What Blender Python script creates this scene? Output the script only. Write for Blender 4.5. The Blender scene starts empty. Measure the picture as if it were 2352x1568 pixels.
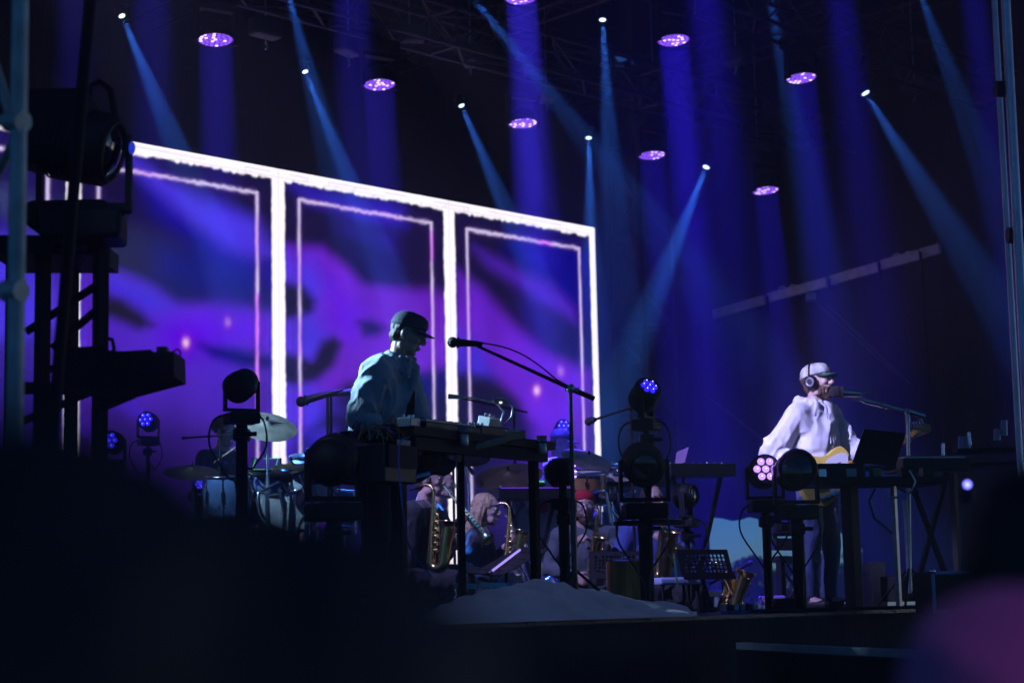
import bpy, bmesh, math, random
import numpy as np
from math import sin, cos, tan, pi, radians, atan2, sqrt
from mathutils import Vector, Matrix, Euler, noise

scene = bpy.context.scene
COL = scene.collection
V = Vector
random.seed(7)

# ------------------------------------------------------------------ camera
F_PX = 4280.0            # focal length in units of a 2352 px wide picture
PITCH = radians(7.86); ROLL = radians(1.24)
CAM = V((0.0, 0.0, 0.12))
_fw = V((0, cos(PITCH), sin(PITCH))); _u0 = V((0, -sin(PITCH), cos(PITCH))); _r0 = V((1, 0, 0))
_rc = cos(ROLL)*_r0 - sin(ROLL)*_u0
_uc = sin(ROLL)*_r0 + cos(ROLL)*_u0
cam_data = bpy.data.cameras.new('camera')
cam_data.sensor_width = 36.0
cam_data.lens = 36.0*F_PX/2352
cam_data.clip_start = 0.05; cam_data.clip_end = 2000
cam_data.dof.use_dof = True
cam_data.dof.focus_distance = 12.2
cam_data.dof.aperture_fstop = (cam_data.lens/1000.0)/0.027
cam = bpy.data.objects.new('camera', cam_data); COL.objects.link(cam)
cam.matrix_world = Matrix(((_rc.x, _uc.x, -_fw.x, CAM.x), (_rc.y, _uc.y, -_fw.y, CAM.y), (_rc.z, _uc.z, -_fw.z, CAM.z), (0, 0, 0, 1)))
scene.camera = cam

# ------------------------------------------------------------------ dusk sky, view transform
SKY_STRENGTH = 0.082
world = bpy.data.worlds.new('World'); scene.world = world; world.use_nodes = True
wn = world.node_tree; wn.nodes.clear()
sky = wn.nodes.new('ShaderNodeTexSky'); sky.sky_type = 'NISHITA'; sky.sun_disc = False
sky.sun_elevation = radians(0.3); sky.sun_rotation = radians(62); sky.altitude = 100
sky.air_density = 0.42; sky.dust_density = 0.4; sky.ozone_density = 4.0
bg = wn.nodes.new('ShaderNodeBackground'); bg.inputs['Strength'].default_value = SKY_STRENGTH
wo = wn.nodes.new('ShaderNodeOutputWorld')
wn.links.new(sky.outputs[0], bg.inputs['Color']); wn.links.new(bg.outputs[0], wo.inputs['Surface'])

EXPOSURE = 1.5; KE = 2**-EXPOSURE     # dusk exposure; lamps below are given for exposure 0
vs = scene.view_settings
vs.view_transform = 'Standard'; vs.look = 'None'; vs.exposure = EXPOSURE; vs.gamma = 1.0
vs.use_curve_mapping = False
cy = scene.cycles
cy.use_denoising = True
cy.max_bounces = 6; cy.diffuse_bounces = 2; cy.glossy_bounces = 3; cy.transmission_bounces = 4
cy.volume_bounces = 0; cy.transparent_max_bounces = 12
cy.sample_clamp_indirect = 2.0; cy.sample_clamp_direct = 0.0
cy.caustics_reflective = False; cy.caustics_refractive = False
cy.use_light_tree = True

# ------------------------------------------------------------------ layout frame
# stage axes: a runs along the stage front (towards stage left), b runs upstage
_O = V((-0.68, 10.5, 0)); E1 = V((.702, .712, 0)).normalized(); E2 = V((-E1.y, E1.x, 0))
YAW = atan2(E1.y, E1.x)
def S(a, b, z=0.0): return _O + a*E1 + b*E2 + V((0, 0, z))
def ray(u, v):
    return (_fw*F_PX + _rc*(u-1176) + _uc*(784-v)).normalized()
def P(u, v, y):
    """world point seen at reference pixel (u,v), y metres in front"""
    d = ray(u, v); return CAM + d*(y/d.y)
def Pb(u, v, b):
    """where that sight line meets the vertical plane b metres upstage"""
    d = ray(u, v); t = (b - (CAM-_O).dot(E2))/d.dot(E2); return CAM + d*t
def Pa(u, v, a):
    d = ray(u, v); t = (a - (CAM-_O).dot(E1))/d.dot(E1); return CAM + d*t
def uv_of(p):
    q = p - CAM; zf = q.dot(_fw)
    return 1176 + F_PX*q.dot(_rc)/zf, 784 - F_PX*q.dot(_uc)/zf

# ------------------------------------------------------------------ materials
MATS = {}
def mat(name, color, rough=0.6, metal=0.0, bump=0.0, bscale=60.0, var=0.0, vscale=8.0, emit=None, estr=1.0, spec=0.5, alpha=1.0, sheen=0.0, trans=0.0, stretch=None):
    if name in MATS: return MATS[name]
    m = bpy.data.materials.new(name); m.use_nodes = True
    nt = m.node_tree; b = nt.nodes['Principled BSDF']
    c = (*color, 1)
    b.inputs['Base Color'].default_value = c
    b.inputs['Roughness'].default_value = rough; b.inputs['Metallic'].default_value = metal
    b.inputs['Specular IOR Level'].default_value = spec
    if sheen: b.inputs['Sheen Weight'].default_value = sheen
    if alpha < 1: b.inputs['Alpha'].default_value = alpha
    if trans: b.inputs['Transmission Weight'].default_value = trans
    if emit:
        b.inputs['Emission Color'].default_value = (*emit, 1); b.inputs['Emission Strength'].default_value = estr*KE
    if var or bump:
        tc = nt.nodes.new('ShaderNodeTexCoord')
        src = tc.outputs['Object']
        if stretch:
            mp = nt.nodes.new('ShaderNodeMapping'); mp.inputs['Scale'].default_value = stretch
            nt.links.new(src, mp.inputs['Vector']); src = mp.outputs[0]
    if var:
        n = nt.nodes.new('ShaderNodeTexNoise'); n.inputs['Scale'].default_value = vscale; n.inputs['Detail'].default_value = 6
        nt.links.new(src, n.inputs['Vector'])
        r = nt.nodes.new('ShaderNodeValToRGB')
        r.color_ramp.elements[0].position = 0.3; r.color_ramp.elements[1].position = 0.7
        r.color_ramp.elements[0].color = (*[x*(1-var) for x in color], 1)
        r.color_ramp.elements[1].color = (*[min(1, x*(1+var)) for x in color], 1)
        nt.links.new(n.outputs['Fac'], r.inputs[0]); nt.links.new(r.outputs[0], b.inputs['Base Color'])
        rr = nt.nodes.new('ShaderNodeMapRange'); rr.inputs[3].default_value = max(0.02, rough*0.8); rr.inputs[4].default_value = min(1, rough*1.25)
        nt.links.new(n.outputs['Fac'], rr.inputs[0]); nt.links.new(rr.outputs[0], b.inputs['Roughness'])
    if bump:
        n2 = nt.nodes.new('ShaderNodeTexNoise'); n2.inputs['Scale'].default_value = bscale; n2.inputs['Detail'].default_value = 4
        nt.links.new(src, n2.inputs['Vector'])
        bp = nt.nodes.new('ShaderNodeBump'); bp.inputs['Strength'].default_value = min(1, bump); bp.inputs['Distance'].default_value = 0.02
        nt.links.new(n2.outputs['Fac'], bp.inputs['Height']); nt.links.new(bp.outputs[0], b.inputs['Normal'])
    MATS[name] = m
    return m
def glow(name, color, strength, light=False):
    if name in MATS: return MATS[name]
    m = bpy.data.materials.new(name); m.use_nodes = True; nt = m.node_tree; nt.nodes.clear()
    e = nt.nodes.new('ShaderNodeEmission'); o = nt.nodes.new('ShaderNodeOutputMaterial')
    e.inputs[0].default_value = (*color, 1); e.inputs[1].default_value = strength*KE
    nt.links.new(e.outputs[0], o.inputs['Surface'])
    m.cycles.emission_sampling = 'AUTO' if light else 'NONE'
    MATS[name] = m; return m

# ------------------------------------------------------------------ mesh building
class MB:
    def __init__(s): s.v = []; s.f = []; s.sm = []
    def add(s, vs, fs, smooth=False):
        n = len(s.v); s.v += [V(p) for p in vs]; s.f += [tuple(i+n for i in f) for f in fs]; s.sm += [smooth]*len(fs); return s
    def box(s, c, size, m=None, bevel=0.0):
        c = V(c); hx, hy, hz = [q/2 for q in size]
        if bevel <= 0:
            vs = [V((x, y, z)) for x in (-hx, hx) for y in (-hy, hy) for z in (-hz, hz)]
            fs = [(0,1,3,2),(4,6,7,5),(0,4,5,1),(2,3,7,6),(0,2,6,4),(1,5,7,3)]
        else:
            bv = min(bevel, hx*.95, hy*.95, hz*.95)
            bm = bmesh.new(); bmesh.ops.create_cube(bm, size=1)
            bmesh.ops.scale(bm, vec=size, verts=bm.verts)
            bmesh.ops.bevel(bm, geom=list(bm.edges), offset=bv, segments=2, affect='EDGES', profile=0.5)
            bm.verts.index_update()
            vs = [v.co.copy() for v in bm.verts]; fs = [tuple(v.index for v in f.verts) for f in bm.faces]; bm.free()
        if m: vs = [m @ p for p in vs]
        return s.add([p + c for p in vs], fs)
    def cyl(s, p0, p1, r0, r1=None, n=12, cap=True, smooth=True):
        p0 = V(p0); p1 = V(p1); r1 = r0 if r1 is None else r1
        d = (p1-p0); 
        if d.length < 1e-7: return s
        d.normalize(); x = d.orthogonal().normalized(); y = d.cross(x)
        vs = []
        for p, r in ((p0, r0), (p1, r1)):
            for i in range(n):
                t = 2*pi*i/n; vs.append(p + x*cos(t)*r + y*sin(t)*r)
        fs = [(i, (i+1) % n, n+(i+1) % n, n+i) for i in range(n)]
        s.add(vs, fs, smooth)
        if cap:
            s.add(vs, [tuple(range(n))[::-1], tuple(range(n, 2*n))])
        return s
    def tube(s, pts, r, n=8, cap=True, curve=False):
        pts = [V(p) for p in pts]
        if curve:
            o = []
            for i in range(len(pts)-1):
                p0, p1, p2, p3 = pts[max(0, i-1)], pts[i], pts[i+1], pts[min(len(pts)-1, i+2)]
                for q in range(5):
                    t = q/5; o.append(.5*((2*p1)+(p2-p0)*t+(2*p0-5*p1+4*p2-p3)*t*t+(3*p1-p0-3*p2+p3)*t**3))
            pts = o+[pts[-1]]
        m = len(pts)
        rs = r if isinstance(r, (list, tuple)) else [r]*m
        vs = []; px = None
        for i, p in enumerate(pts):
            d = (pts[min(i+1, m-1)] - pts[max(i-1, 0)]).normalized()
            if px is None: px = d.orthogonal().normalized()
            px = (px - d*px.dot(d)); 
            px = px.normalized() if px.length > 1e-5 else d.orthogonal().normalized()
            y = d.cross(px)
            for k in range(n):
                t = 2*pi*k/n; vs.append(p + (px*cos(t) + y*sin(t))*rs[i])
        fs = [(i*n+k, i*n+(k+1) % n, (i+1)*n+(k+1) % n, (i+1)*n+k) for i in range(m-1) for k in range(n)]
        s.add(vs, fs, True)
        if cap: s.add(vs, [tuple(range(n))[::-1], tuple(range((m-1)*n, m*n))])
        return s
    def ball(s, c, r, n=12, rot=None):
        c = V(c); rx, ry, rz = (r, r, r) if isinstance(r, (int, float)) else r
        m = max(6, n//2+2); vs = [V((0, 0, rz))]
        for i in range(1, m):
            th = pi*i/m
            for k in range(n):
                ph = 2*pi*k/n; vs.append(V((rx*sin(th)*cos(ph), ry*sin(th)*sin(ph), rz*cos(th))))
        vs.append(V((0, 0, -rz)))
        fs = [(0, 1+k, 1+(k+1) % n) for k in range(n)]
        for i in range(m-2):
            for k in range(n):
                a = 1+i*n+k; b2 = 1+i*n+(k+1) % n; fs.append((a, a+n, b2+n, b2))
        L = len(vs)-1; fs += [(L, 1+(m-2)*n+(k+1) % n, 1+(m-2)*n+k) for k in range(n)]
        if rot is not None: vs = [rot @ p for p in vs]
        return s.add([p+c for p in vs], fs, True)
    def lathe(s, prof, n=20, m=None, smooth=True, close=False):
        """prof: (radius, height) pairs round local z"""
        vs = []
        for r, z in prof:
            for k in range(n):
                t = 2*pi*k/n; vs.append(V((r*cos(t), r*sin(t), z)))
        q = len(prof)
        fs = [(i*n+k, i*n+(k+1) % n, (i+1)*n+(k+1) % n, (i+1)*n+k) for i in range(q-1) for k in range(n)]
        if m is not None: vs = [m @ p for p in vs]
        s.add(vs, fs, smooth)
        if close: s.add(vs, [tuple(range(n))[::-1], tuple(range((q-1)*n, q*n))])
        return s
    def prism(s, outline, depth, m=None):
        """outline in local xy, extruded from -depth/2 to depth/2 in local z"""
        n = len(outline)
        vs = [V((x, y, -depth/2)) for x, y in outline] + [V((x, y, depth/2)) for x, y in outline]
        if m is not None: vs = [m @ p for p in vs]
        fs = [tuple(range(n))[::-1], tuple(range(n, 2*n))] + [(i, (i+1) % n, n+(i+1) % n, n+i) for i in range(n)]
        return s.add(vs, fs)
    def bar(s, p0, p1, w, h=None, up=V((0, 0, 1))):
        """rectangular bar between two points"""
        p0 = V(p0); p1 = V(p1); h = w if h is None else h; d = (p1-p0).normalized()
        x = d.cross(up); x = x.normalized() if x.length > 1e-4 else V((1, 0, 0)); y = x.cross(d)
        vs = [p + x*sx*w/2 + y*sy*h/2 for p in (p0, p1) for sx, sy in ((-1,-1),(1,-1),(1,1),(-1,1))]
        return s.add(vs, [(3,2,1,0),(4,5,6,7),(0,1,5,4),(1,2,6,5),(2,3,7,6),(3,0,4,7)])
    def xf(s, m):
        s.v = [m @ p for p in s.v]; return s
    def data(s, name):
        me = bpy.data.meshes.new(name); me.from_pydata([tuple(p) for p in s.v], [], s.f)
        me.polygons.foreach_set('use_smooth', s.sm); me.update(); return me
def obj(name, mb, material, parent=None, loc=None, **props):
    """link one mesh object; vertices are given in the parent's space"""
    me = mb.data(name) if isinstance(mb, MB) else mb
    if material is not None and not me.materials: me.materials.append(material)
    o = bpy.data.objects.new(name, me); COL.objects.link(o)
    if parent: o.parent = parent
    if loc is not None: o.location = loc
    for k, v in props.items(): o[k] = v
    return o
def thing(name, label, cat, loc=(0, 0, 0), rz=0.0, group=None, rot=None):
    o = bpy.data.objects.new(name, None); COL.objects.link(o); o.empty_display_size = .1
    o.location = loc; o.rotation_euler = rot if rot else (0, 0, rz)
    o['label'] = label; o['category'] = cat
    if group: o['group'] = group
    return o
def tag(o, label, cat, group=None):
    o['label'] = label; o['category'] = cat
    if group: o['group'] = group
    return o
def dup(root, loc=None, label=None, rot=None, group=None):
    def cp(o, par):
        c = o.copy(); COL.objects.link(c); c.parent = par
        if par is not None: c.matrix_parent_inverse = o.matrix_parent_inverse.copy()
        for ch in list(o.children): cp(ch, c)
        return c
    r = cp(root, None)
    if loc is not None: r.location = loc
    if rot is not None: r.rotation_euler = rot
    if label: r['label'] = label
    if group: r['group'] = group
    return r
def basis(z, x=None):
    """rotation whose local z points along z"""
    z = V(z).normalized(); x = V(x) if x is not None else (V((1, 0, 0)) if abs(z.x) < .9 else V((0, 1, 0)))
    y = z.cross(x).normalized(); x = y.cross(z).normalized()
    return Matrix(((x.x, y.x, z.x), (x.y, y.y, z.y), (x.z, y.z, z.z)))
def M4(rot, loc=(0, 0, 0)): return Matrix.Translation(V(loc)) @ rot.to_4x4()
# ------------------------------------------------------------------ haze
HAZE = 0.0055
def make_haze():
    m = bpy.data.materials.new('stage haze'); m.use_nodes = True; nt = m.node_tree; nt.nodes.clear()
    p = nt.nodes.new('ShaderNodeVolumePrincipled'); o = nt.nodes.new('ShaderNodeOutputMaterial')
    p.inputs['Color'].default_value = (.85, .87, .95, 1); p.inputs['Density'].default_value = HAZE
    p.inputs['Anisotropy'].default_value = 0.38
    nt.links.new(p.outputs[0], o.inputs['Volume'])
    o_ = obj('haze', MB().box((5, 25, 5.0), (110, 76, 15.0)), m); o_['kind'] = 'stuff'; return o_
haze = make_haze()

# ------------------------------------------------------------------ lamp builders
BLUE = (.03, .012, 1.0); VIOLET = (.055, .032, 1.0); CYAN = (.04, .20, 1.0)
def wash_light(parent, energy, size, spread=3.0, color=BLUE, vf=1.0):
    l = bpy.data.lights.new('wash_beam', 'AREA'); l.shape = 'DISK'; l.size = size; l.energy = energy*KE
    l.spread = radians(spread); l.color = color; l.volume_factor = vf
    o = bpy.data.objects.new('wash_beam', l); COL.objects.link(o); o.parent = parent; o.location = (0, 0, -.004)
    return o
def beam_light(parent, energy, angle=10.0, color=CYAN, radius=.05, seed=0, vf=1.0, off=(0, 0), stripes=True):
    l = bpy.data.lights.new('spot_beam', 'SPOT'); l.energy = energy*KE; l.spot_size = radians(angle); l.spot_blend = .35
    l.shadow_soft_size = radius; l.color = color; l.volume_factor = vf
    o = bpy.data.objects.new('spot_beam', l); COL.objects.link(o); o.parent = parent; o.location = (0, 0, -.004)
    o.rotation_euler = (radians(off[0]), radians(off[1]), 0)
    if stripes:      # a gobo in the lamp breaks the beam into fine shafts
        l.use_nodes = True; nt = l.node_tree; e = nt.nodes['Emission']
        tc = nt.nodes.new('ShaderNodeTexCoord'); mp = nt.nodes.new('ShaderNodeMapping'); mp.inputs['Location'].default_value = (seed*3.1, seed*1.7, 0)
        k = 1.0/tan(radians(angle)/2); mp.inputs['Scale'].default_value = (k, k, 0)
        nz = nt.nodes.new('ShaderNodeTexNoise'); nz.inputs['Scale'].default_value = 2.6; nz.inputs['Detail'].default_value = 1.5
        mr = nt.nodes.new('ShaderNodeMapRange'); mr.inputs[1].default_value = .38; mr.inputs[2].default_value = .62; mr.inputs[3].default_value = .3; mr.inputs[4].default_value = 2.2
        nt.links.new(tc.outputs['Normal'], mp.inputs[0]); nt.links.new(mp.outputs[0], nz.inputs['Vector']); nt.links.new(nz.outputs['Fac'], mr.inputs[0])
        nt.links.new(mr.outputs[0], e.inputs['Strength'])
    return o
# ------------------------------------------------------------------ common materials
M_BLACK = mat('black powder coat', (.009, .009, .010), .6, spec=.22, bump=.15, bscale=180, var=.3, vscale=30)
M_BLACKG = mat('black gloss plastic', (.009, .009, .011), .42, spec=.3, var=.4, vscale=12)
M_METAL = mat('dull aluminium', (.42, .43, .45), .38, metal=.9, var=.25, vscale=14)
M_CHROME = mat('chrome', (.75, .76, .8), .16, metal=1, var=.15, vscale=40)
M_DRAPE = mat('black stage drape', (.012, .012, .015), .95, bump=.5, bscale=8, var=.4, vscale=2, stretch=(3, 3, .3))
M_CABLE = mat('black rubber cable', (.012, .012, .013), .5, var=.2)
M_DECK = mat('black stage deck', (.022, .022, .026), .28, bump=.25, bscale=40, var=.5, vscale=3)

# ------------------------------------------------------------------ ground, deck, skirts
M_GND = mat('dusk field', (.06, .075, .035), .95, bump=.6, bscale=3, var=.5, vscale=.4)
gnd = obj('ground', MB().add([(-49, -12, -1.45), (59, -12, -1.45), (59, 62, -1.45), (-49, 62, -1.45)], [(0, 1, 2, 3)]), M_GND); gnd['kind'] = 'structure'
M_TRACK = mat('pale gravel track', (.3, .29, .26), .95, bump=.5, bscale=6, var=.3, vscale=1.2)
trk = obj('gravel_track', MB().add([(-6, 41, -1.446), (24, 37, -1.446), (28, 46, -1.446), (-6, 50, -1.446)], [(0, 1, 2, 3)]), M_TRACK); trk['kind'] = 'structure'

LOW = -.42      # the rear floor lies lower than the front risers
deck = bpy.data.objects.new('stage_deck', None); COL.objects.link(deck); deck['kind'] = 'structure'
# plywood deck panels with fine joints; edge profile in front
pm = None
for i in range(-5, 8):
    for j in range(0, 6):
        w = 2.44; d = 1.9; zz = 0 if j == 0 else LOW
        if pm is None: pm = MB().box((0, 0, -.03), (w-.008, d-.008, .06)).data('deck_panel')
        o = obj('deck_panel', pm, M_DECK, deck, loc=S(i*w+1.2, -1.05+j*d+d/2, zz)); o.rotation_euler = (0, 0, YAW)
fr = MB()
fr.add([S(-12, -1.06, -.062), S(19, -1.06, -.062), S(19, .85, -.062), S(-12, .85, -.062)], [(0, 1, 2, 3)])
fr.add([S(-12, .852, -.002), S(19, .852, -.002), S(19, .852, -.6), S(-12, .852, -.6)], [(0, 1, 2, 3)])
fr.add([S(-12, .86, LOW-.062), S(19, .86, LOW-.062), S(19, 10.4, LOW-.062), S(-12, 10.4, LOW-.062)], [(0, 1, 2, 3)])
obj('deck_frame', fr, M_BLACK, deck)
def pleats(a0, a1, b, z0, z1, amp=.03, step=.11, z0f=None, n=None):
    """hanging cloth with folds, in a plane of constant b"""
    mb = MB(); n = n or max(4, int((a1-a0)/step)); vs = []
    for r in range(5):
        for i in range(n+1):
            t = i/n; a = a0+(a1-a0)*t
            lo = z0f(a) if z0f else z0
            z = lo+(z1-lo)*r/4
            vs.append(S(a, b + amp*sin(i*1.9)*(1.2-.15*r)+amp*.6*noise.noise(V((a*2.3, r*.3, b))), z))
    fs = [(r*(n+1)+i, r*(n+1)+i+1, (r+1)*(n+1)+i+1, (r+1)*(n+1)+i) for r in range(4) for i in range(n)]
    return mb.add(vs, fs, True)
skirt = obj('stage_skirt', pleats(-12, 19, -1.12, -1.45, -.02, .02, .16), M_DRAPE); skirt['label'] = 'black pleated skirt hanging below the stage front'; skirt['category'] = 'stage skirt'

# ------------------------------------------------------------------ back drape with torn corner gap, roof, side scrim
BACK_B = 10.6
from mathutils.geometry import tessellate_polygon
def holed_wall(outer, holes, frame):
    loops = [[V((x, y, 0)) for x, y in outer]] + [[V((x, y, 0)) for x, y in h] for h in holes]
    flat = [p for l in loops for p in l]
    tris = tessellate_polygon(loops)
    mb = MB(); mb.add([frame(p.x, p.y) for p in flat], [tuple(t) for t in tris]); return mb
def a_z(p): q = p-_O; return q.dot(E1), p.z
hole1 = [a_z(Pb(u, v, BACK_B)) for u, v in ((1408, 126), (1424, 128), (1438, 131), (1441, 142), (1434, 150), (1428, 155), (1420, 153), (1410, 158), (1411, 142))]
hole2 = [a_z(Pb(u, v, BACK_B)) for u, v in ((1450, 138), (1462, 144), (1480, 147), (1478, 155), (1466, 158), (1456, 155), (1452, 150))]
WALL_A = 14.0
back = obj('back_drape', holed_wall([(-14, 0), (15.4, 0), (15.4, 13), (-14, 13)], [hole1, hole2], lambda a, z: S(a, BACK_B, z)), M_DRAPE)
tag(back, 'black cloth backdrop behind the video screen with a small gap at the top corner', 'backdrop')
roof = obj('stage_roof', MB().bar(S(-14, 5, 10.2), S(19, 5, 9.4), 14.5, .12), mat('dark roof skin', (.02, .02, .024), .8, bump=.4, bscale=4)); tag(roof, 'dark roof canopy high over the stage', 'stage roof')

# side wall: scrim below a sloping rail, drapes left and right of the opening
M_SCRIM = mat('dark mesh scrim', (.022, .022, .028), .9, bump=.5, bscale=5, var=.35, vscale=1.5)
def sidept(u, v, a=WALL_A): return Pa(u, v, a)
railA = sidept(1600, 732); railB = sidept(2215, 552)
def b_z(p): q = p-_O; return q.dot(E2), p.z
bA, zA = b_z(railA); bB, zB = b_z(railB)
scal = [sidept(u, v) for u, v in ((1560, 1188), (1630, 1188), (1655, 1190), (1680, 1196), (1705, 1193), (1722, 1187), (1740, 1192), (1760, 1198), (1785, 1203), (1812, 1200), (1840, 1198), (1880, 1202), (1920, 1215), (1950, 1238), (1968, 1258), (1985, 1255), (2050, 1225), (2300, 1215))]
sb = sorted([b_z(p) for p in scal])
def lowz(b):
    for (b0, z0), (b1, z1) in zip(sb, sb[1:]):
        if b0 <= b <= b1: return z0+(z1-z0)*(b-b0)/max(1e-6, b1-b0)
    return sb[0][1] if b < sb[0][0] else sb[-1][1]
mb = MB(); n = 90; vs = []
b0_, b1_ = sb[0][0]-.5, sb[-1][0]
for r in range(7):
    for i in range(n+1):
        b = b0_+(b1_-b0_)*i/n; zt = zA+(zB-zA)*(b-bA)/(bB-bA)-.06; zl = lowz(b); z = zl+(zt-zl)*r/6
        q = S(WALL_A+.05*sin(b*5.1+r*.2)+.1*noise.noise(V((b*.9, z*.5, 3))), b, z); vs.append(q)
mb.add(vs, [(r*(n+1)+i, r*(n+1)+i+1, (r+1)*(n+1)+i+1, (r+1)*(n+1)+i) for r in range(6) for i in range(n)], True)
scr = obj('side_scrim', mb, M_SCRIM); tag(scr, 'dark cloth side wall with ragged lower edge above the bright gap', 'scrim')
# upper side wall beyond the rail
mb = MB(); mb.add([S(WALL_A+.5, -6, 0), S(WALL_A+.5, BACK_B-.02, 0), S(WALL_A+.5, BACK_B-.02, 13), S(WALL_A+.5, -6, 13)], [(0, 1, 2, 3)])
# keep it above the rail only
mb = MB()
mb.add([S(WALL_A+.5, -8, zB-.3), S(WALL_A+.5, BACK_B-.03, zA-.3), S(WALL_A+.5, BACK_B-.03, 13), S(WALL_A+.5, -8, 13)], [(0, 1, 2, 3)])
up = obj('upper_side_drape', mb, M_DRAPE); tag(up, 'black upper side wall of the stage above the sloping rail', 'drape')
def side_drape(name, label, u0, u1, lowcut=0.0, a=WALL_A-.02):
    p0 = b_z(sidept(u0, 1300, a))[0]; p1 = b_z(sidept(u1, 1300, a))[0]
    mb = MB(); n = max(6, int(abs(p1-p0)/.12)); vs = []
    for r in range(5):
        for i in range(n+1):
            b = p0+(p1-p0)*i/n; zt = zA+(zB-zA)*(b-bA)/(bB-bA)-.1
            z = lowcut+(zt-lowcut)*r/4
            vs.append(S(a+.035*sin(i*2.0)*(1 if 0 < i < n else 0), b, z))
    mb.add(vs, [(r*(n+1)+i, r*(n+1)+i+1, (r+1)*(n+1)+i+1, (r+1)*(n+1)+i) for r in range(4) for i in range(n)], True)
    o = obj(name, mb, M_DRAPE); tag(o, label, 'drape'); return o
side_drape('side_drape', 'black drape left of the gap, behind the seated saxophonists', 1632, 1400, a=WALL_A-.1)
side_drape('side_drape', 'black drape right of the gap, behind the guitarist', 1983, 2700, a=WALL_A-.1)

# sloping aluminium rail with segments
M_RAIL = mat('anodised rail', (.55, .5, .5), .45, metal=.35, var=.2, vscale=9)
rail = thing('roof_rail', 'long sloping aluminium roof rail above the dark side cloth', 'rail')
segs = [((1640, 722), (1758, 688)), ((1766, 684), (1900, 648)), ((1908, 645), (2018, 613)), ((2026, 609), (2112, 585)), ((2116, 583), (2160, 571))]
for (p, q) in segs:
    A = sidept(*p, a=WALL_A-.3); B = sidept(*q, a=WALL_A-.3)
    obj('rail_segment', MB().bar(A, B, .06, .13), M_RAIL, rail)
for u, v in ((1809, 664), (2073, 589)):
    c = sidept(u, v, a=WALL_A-.3); mbk = MB()
    for k in (-.09, .09):
        ring = [c + E2*k + E2*(.06*cos(t)) + V((0, 0, .05*sin(t))) for t in np.linspace(0, 2*pi, 13)]
        mbk.tube(ring, .012, 6)
    obj('bracket', mbk, M_RAIL, rail)
obj('pulley_block', MB().box(sidept(1862, 682, a=WALL_A-.3), (.12, .2, .1), bevel=.02), M_RAIL, rail)
for u, v, u2, v2 in ((1762, 686, 1764, 720), (1904, 646, 1906, 668), (2020, 611, 2022, 640), (2114, 584, 2135, 880)):
    obj('strap', MB().bar(sidept(u, v-6, a=WALL_A-.38), sidept(u2, v2, a=WALL_A-.38), .05, .012), M_BLACK, rail)
for u, v, u2, v2 in ((1870, 690, 2060, 860), (1620, 905, 1780, 1030), (1900, 700, 2090, 880)):
    o = obj('guy_wire', MB().cyl(sidept(u, v, a=WALL_A-.25), sidept(u2, v2, a=WALL_A-.25), .010, n=6), mat('dull wire', (.12, .12, .12), .6)); tag(o, 'thin grey guy wire slanting across the side cloth '+('below the pulley' if u == 1870 else 'low beside the white-shirted guitarist' if u == 1620 else 'right of the pulley'), 'wire')

# ------------------------------------------------------------------ trees outside the opening
def leaf_mat(nm, c): return mat(nm, c, .8, var=.5, vscale=3)
M_LEAF = [leaf_mat('dark hedge leaves', (.03, .06, .02)), leaf_mat('olive leaves', (.055, .08, .025)), leaf_mat('mid green leaves', (.04, .085, .03))]
M_BARK = mat('bark', (.07, .055, .04), .9, bump=.8, bscale=20)
def make_tree(loc, h, wd, m, label, cat='tree', group=None, seed=0, trunk=.25, nl=900, leaf=.13, name='tree'):
    rnd = random.Random(seed); t = thing(name, label, cat, loc, group=group)
    tb = MB(); pts = [V((0, 0, 0)), V((rnd.uniform(-.05, .05)*h, 0, h*.4)), V((rnd.uniform(-.08, .08)*h, 0, h*.92))]
    tb.tube(pts, [h*.03, h*.02, h*.005], 7)
    lob = []
    for i in range(9):
        z = h*(trunk + (1-trunk)*rnd.random()**.8); an = rnd.random()*2*pi; rr = wd*.5*rnd.uniform(.3, 1)*(1-.55*((z/h-trunk)/(1-trunk))**1.6)
        c = V((cos(an)*rr, sin(an)*rr, z)); lob.append((c, wd*rnd.uniform(.14, .26)))
        tb.tube([V((0, 0, z*.6)), (V((0, 0, z*.7))+c)/2+V((0, 0, .02*h)), c], [h*.012, h*.008, h*.003], 5)
    obj('trunk', tb, M_BARK, t)
    lb = MB(); vs = []; fs = []
    for i in range(nl):
        c, r = lob[rnd.randrange(len(lob))]
        d = V((rnd.gauss(0, 1), rnd.gauss(0, 1), rnd.gauss(0, 1))).normalized()*r*rnd.random()**.4
        d.z *= .8; p = c+d; a = V((rnd.gauss(0, 1), rnd.gauss(0, 1), rnd.gauss(0, 1))).normalized(); b = a.orthogonal().normalized()
        s = leaf*rnd.uniform(.5, 1.2); k = len(vs)
        vs += [p-a*s, p+b*s*.6, p+a*s, p-b*s*.6]; fs.append((k, k+1, k+2, k+3))
    lb.add(vs, fs); obj('crown', lb, m, t); return t
gz = -1.45
rt = random.Random(3)
_tl = ['left end beside the black drape', 'second from the left', 'under the boom microphone', 'between the microphone and the light pole', 'behind the light pole', 'behind the equipment stand', 'right of the equipment stand', 'behind the guitarist', 'far right sliver of the gap']
for i, (u, top) in enumerate(((1628, 1335), (1662, 1325), (1700, 1318), (1745, 1298), (1790, 1305), (1835, 1285), (1880, 1297), (1935, 1300), (1985, 1270))):
    y = 55+rt.uniform(-3, 3); p = P(u, 1380, y); tz = P(u, top, y).z
    make_tree(V((p.x, p.y, gz)), tz-gz, 2.0, M_LEAF[i % 3], 'round dark green tree in the hedge outside, ' + _tl[i], group='trees outside the gap', seed=i*7+1, trunk=.05, nl=1500, leaf=.1)
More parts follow.
